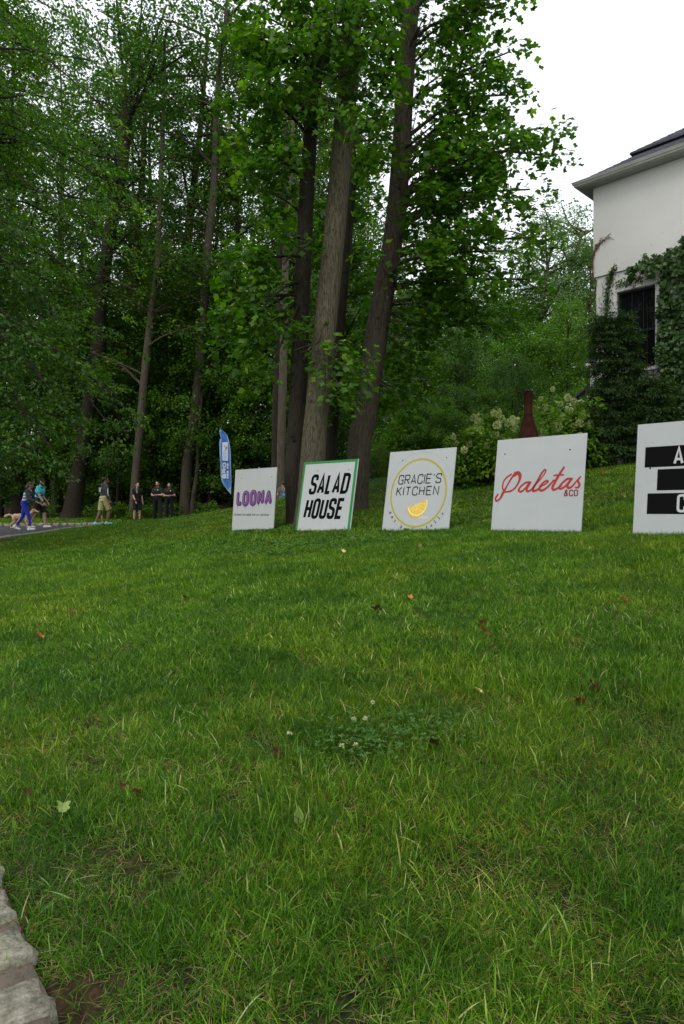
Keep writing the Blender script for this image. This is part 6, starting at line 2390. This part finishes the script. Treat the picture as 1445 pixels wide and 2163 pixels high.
    b = thing('waist_bag', 'small blue bag slung at the hip of the child beyond the leftmost sign', 'bag', wp, rot=.35)
    put('pouch', fuse([ellipsoid((0, 0, 0), (.13, .06, .075))], .012), M['bag_blue'], b)
    put('strap', mesh('strap', *tube(np.array([(-.1, .02, .04), (-.02, -.02, .3), (.1, .02, .55)]), .010, 6)), M['ink_yellow'], b)

    r, J, loc, fin, k = person('person in grey shirt and dark cap sitting beyond the lawn crest', pos(789, 19.0), -2.2 + math.pi + 1.3, H=1.72, thigh=(1.45, 1.35), knee=(1.5, 1.4), lean=.35,
                               arms=(((-.2, .4, -1), (.1, .7, -.6)), ((.2, .5, -1), (-.1, .8, -.6))), head_pitch=.2, top='cloth_grey', sleeve=.7, top_len=.05, legs='cloth_blue', leg_len=1.2, shoes='shoe_white', hair='hair_dark', cap='cloth_black', foot_z=P(780, 984, 19.0)[2] - .95)


M['bag_blue'] = plain('bag_blue', (.05, .20, .55), rough=.7, var=.1)
build_people()


def build_dog():
    x, y = pos(47, 23.4)
    root = thing('dog', 'curly tan dog trotting beside the walkers on the drive, head hidden behind the woman', 'dog', (x, y, Tz(x, y)), rot=-math.pi / 2)
    root.scale = (.86, .86, .86)
    B = [ellipsoid((0, .16, .47), (.125, .19, .15)), ellipsoid((0, -.10, .48), (.115, .22, .125)), ellipsoid((0, -.28, .47), (.115, .13, .13)),
         capsule((0, .26, .52), (0, .40, .66), .085, .07), ellipsoid((0, .47, .72), (.075, .10, .08)), capsule((0, .52, .70), (0, .64, .67), .045, .035), capsule((0, .645, .675), (0, .66, .675), .014, .012),
         ellipsoid((.08, .44, .70), (.022, .045, .085)), ellipsoid((-.08, .44, .70), (.022, .045, .085)),
         capsule((0, -.38, .52), (0, -.52, .55), .035, .04), capsule((0, -.52, .55), (0, -.66, .50), .05, .06)]
    for sx, ph in ((-1, 1), (1, -1)):
        # hind: hip, knee forward, hock back, paw
        h = np.array([sx * .07, -.30, .42]); kn = h + [0, .08 + .05 * ph, -.14]; hk = kn + [0, -.15, -.10]; pw = np.array([sx * .07, hk[1] + .03 + .02 * ph, .04])
        B += [capsule(h, kn, .075, .052), capsule(kn, hk, .048, .034), capsule(hk, pw, .034, .03), capsule(pw, pw + [0, .05, -.008], .032, .028)]
        s = np.array([sx * .07, .22, .40]); e = s + [0, -.05, -.13]; wr = e + [0, .05 - .07 * ph, -.14]; pf = np.array([sx * .07, wr[1] + .02, .04])
        B += [capsule(s, e, .06, .045), capsule(e, wr, .042, .034), capsule(wr, pf, .034, .032), capsule(pf, pf + [0, .05, -.008], .032, .028)]
    me = fuse(B, .016, 1)
    n = len(me.vertices)
    co = np.empty(n * 3, np.float32); me.vertices.foreach_get('co', co); co = co.reshape(-1, 3)
    co += (np.sin(co[:, [1, 2, 0]] * 90) * np.sin(co[:, [2, 0, 1]] * 75) * .008)
    me.vertices.foreach_set('co', co.ravel())
    put('body', me, M['fur'], root)
    put('nose', fuse([ellipsoid((0, .675, .68), (.016, .012, .012))], .006), M['hair_dark'], root)


build_dog()

# ------------------------------------------------------------------ small things on the lawn
M['leaf_red'] = mat_noise('leaf_red', (.075, .022, .012), (.22, .07, .03), scale=30, rough=.8, bump=.1)
M['leaf_brown'] = mat_noise('leaf_brown', (.030, .014, .007), (.10, .045, .02), scale=30, rough=.9, bump=.1, spec=.05)
M['leaf_yellow'] = mat_noise('leaf_yellow', (.40, .38, .10), (.60, .52, .20), scale=30, rough=.6, bump=.1)
M['leaf_lime'] = mat_noise('leaf_lime', (.14, .23, .04), (.26, .33, .09), scale=30, rough=.5, bump=.1)
M['leaf_orange'] = mat_noise('leaf_orange', (.38, .12, .03), (.55, .22, .07), scale=30, rough=.6, bump=.1)


def fallen(label, x, y, size, mat, tilt=(.3, .2), turn=0.0, lift=.035, oval=False):
    g = ground_at(x, y)
    v, f = (tmpl_oval if oval else tmpl_tulip)()
    v = v.copy(); v[:, 1] -= .45
    # subdivide lightly by curling: bend the blade
    v[:, 2] += .9 * v[:, 0] ** 2 - .35 * v[:, 1] ** 2
    root = thing('fallen_leaf', label, 'leaf', g + [0, 0, lift * .75])
    root.rotation_euler = (tilt[0], tilt[1], turn)
    put('leaf_blade', mesh('leaf_blade', v * size, [tuple(q) for q in f], smooth=False), M[mat], root)
    p = np.array([(0, -.45, .0), (.02, -.65, .03), (.06, -.85, .02)]) * size
    put('leaf_stalk', mesh('leaf_stalk', *tube(p, size * .018, 5)), M[mat], root)


fallen('yellow green fallen leaf lying on the grass near the lower left of the lawn', 133, 1738, .042, 'leaf_lime', (.5, .2), .4, .055)
fallen('bright green heart shaped leaf standing upright in the grass', 631, 1762, .055, 'leaf_lime', (1.3, .0), .1, .05, True)
fallen('dark red brown curled leaf in the middle of the lawn', 580, 1614, .055, 'leaf_brown', (.9, .5), 1.0, .05)
fallen('reddish fallen leaf right of the lawn centre, nearer of the two at the right', 1221, 1503, .055, 'leaf_red', (.4, .3), 2.0, .05)
fallen('dark brown curled leaf just above the reddish one at the right of the lawn', 1254, 1469, .06, 'leaf_brown', (.7, .4), .6, .05)
fallen('blackish curled leaf on the lawn below the green bordered sign', 795, 1300, .07, 'leaf_brown', (.9, .3), 2.6, .05)
fallen('small black speck of a leaf at the middle left of the lawn', 390, 1273, .05, 'leaf_brown', (.8, .3), 1.6, .05)
fallen('rust coloured leaf beside the small red one right of the lawn middle', 1025, 1349, .065, 'leaf_red', (.5, .5), .9, .05)
fallen('small red leaf right of the lawn middle', 1018, 1331, .045, 'leaf_red', (.5, .5), 2.2, .05)
fallen('orange leaf near the right edge of the lawn', 1318, 1279, .06, 'leaf_orange', (.6, .2), 1.1, .05)
fallen('orange leaf on mid lawn below the yellow ringed sign', 865, 1271, .05, 'leaf_orange', (.5, .2), .3, .05)
fallen('upper yellow leaf in front of the green bordered sign', 746, 1146, .085, 'leaf_yellow', (.5, .2), 1.7, .06)
fallen('lower yellow leaf in front of the green bordered sign', 722, 1172, .085, 'leaf_yellow', (.3, .2), .7, .06)
fallen('yellow leaf in front of the yellow ringed sign', 884, 1162, .075, 'leaf_yellow', (.5, .4), 2.7, .06)
fallen('small red leaf in front of the purple lettered sign', 574, 1156, .07, 'leaf_red', (.5, .2), 1.7, .05)
fallen('red leaf near the left edge of the lawn, upper one', 151, 1299, .05, 'leaf_red', (.5, .4), .7, .05)
fallen('orange leaf near the left edge of the lawn, below the red one', 84, 1356, .055, 'leaf_orange', (.6, .4), 1.7, .05)
fallen('dull red leaf in the lower left of the lawn', 287, 1700, .035, 'leaf_red', (.4, .4), 2.1, .045)
fallen('brown red leaf just left of the dull red one', 258, 1684, .03, 'leaf_brown', (.4, .4), .1, .045)
fallen('dark brown leaf beside the kerb at the left edge of the picture', 54, 1697, .035, 'leaf_brown', (.4, .4), 1.1, .045)
fallen('brown leaf right of the clover patch', 912, 1592, .05, 'leaf_brown', (.3, .4), 1.9, .04)
fallen('pale yellow leaf right of the lawn centre', 1010, 1479, .035, 'leaf_yellow', (.3, .4), .9, .05)
fallen('orange leaf on the slope between the two rightmost signs', 1272, 1004, .12, 'leaf_orange', (.5, .3), 1.9, .05)
fallen('white fallen petal on the grass behind the red scripted sign', 1316, 1053, .07, 'leaf_yellow', (.5, .3), .9, .05)


def build_clover():
    rng = np.random.default_rng(91)
    def patch(c, r, n, s):
        ang, rad = rng.random(n) * 6.283, np.sqrt(rng.random(n)) * r * rng.uniform(.6, 1.2, n)
        x, y = c[0] + rad * np.cos(ang), c[1] + rad * np.sin(ang) * .8
        z = T(x, y) + rng.uniform(.035, .075, n)
        V, Fq, Tt, k = [], [], [], 0
        tv = np.array([(0, 0, 0), (.38, .35, .05), (.42, .75, .08), (.18, 1, .1), (0, .9, .06), (-.18, 1, .1), (-.42, .75, .08), (-.38, .35, .05)])
        for i in range(n):
            t0 = rng.uniform(0, 6.28)
            nx_, ny_ = rng.normal(0, .22, 2)
            for j in range(3):
                a = t0 + j * 2.094
                d = np.array([math.cos(a), math.sin(a), 0]); d[2] = -nx_ * d[0] - ny_ * d[1] + .15
                sd = np.array([-math.sin(a), math.cos(a), 0]); sd[2] = -nx_ * sd[0] - ny_ * sd[1]
                V.append(np.array([x[i], y[i], z[i]]) + s * (tv[:, :1] * sd + tv[:, 1:2] * d + tv[:, 2:] * [0, 0, 1]))
                Fq.append(np.array([(0, q, q + 1) for q in range(1, 7)]) + k)
                Tt += [rng.random()] * 8
                k += 8
        return np.vstack(V), np.vstack(Fq), Tt
    for cpt, r, n, s in ((ground_at(790, 1580), .32, 230, .011), (ground_at(640, 1158), 1.5, 1300, .020), (ground_at(900, 1560), .25, 70, .011)):
        v, f, t = patch(cpt, r, n, s)
        put('clover', mesh('clover', v, f, tint=t), M['clover_leaf'], kind='stuff')
    for (x, y, lab) in ((722, 1620, 'white clover blossom at the lower left of the clover patch'), (751, 1617, 'white clover blossom right of the lowest one in the patch'), (771, 1560, 'fading cream clover blossom at the middle of the patch'),
                        (748, 1561, 'browning clover blossom left of the cream one in the patch'), (787, 1524, 'small clover blossom at the top of the patch'), (612, 1590, 'tiny white clover blossom left of the patch'), (824, 2, None)):
        if lab is None: continue
        g = ground_at(x, y)
        r_ = thing('clover_blossom', lab, 'flower', g)
        cl = []
        n = 46
        d = rng.normal(0, 1, (n, 3)); d[:, 2] = np.abs(d[:, 2]) - .3; d /= np.linalg.norm(d, axis=1)[:, None]
        cl = np.c_[d * .004 + [0, 0, .07], d, np.full(n, .002)]
        v, f, t = leaf_set(rng, cl, 1, .0065, tmpl_rhomb(), flat=.1, droop=0)
        put('petals', mesh('petals', v, f, tint=t * .5 + .5), M['petal'], r_)
        put('stem', mesh('stem', *tube([(0, 0, -.01), (.004, 0, .03), (0, 0, .07)], .0012, 5)), M['clover_leaf'], r_)


build_clover()


def build_twig():
    g1, g2 = ground_at(52, 1925), ground_at(46, 1998)
    m = (g1 + g2) / 2
    root = thing('twig', 'short brown twig lying in the soil beside the kerb stones', 'twig', m + [0, 0, .012])
    p = smooth_line([g1 - m, (g1 - m) * .3 + [.006, 0, .006], g2 - m], 8)
    put('stick', mesh('stick', *tube(p, np.linspace(.0035, .002, 8), 6)), M['leaf_brown'], root)


build_twig()

# the scene used for shaping is no longer needed
bpy.data.scenes.remove(_tmp)
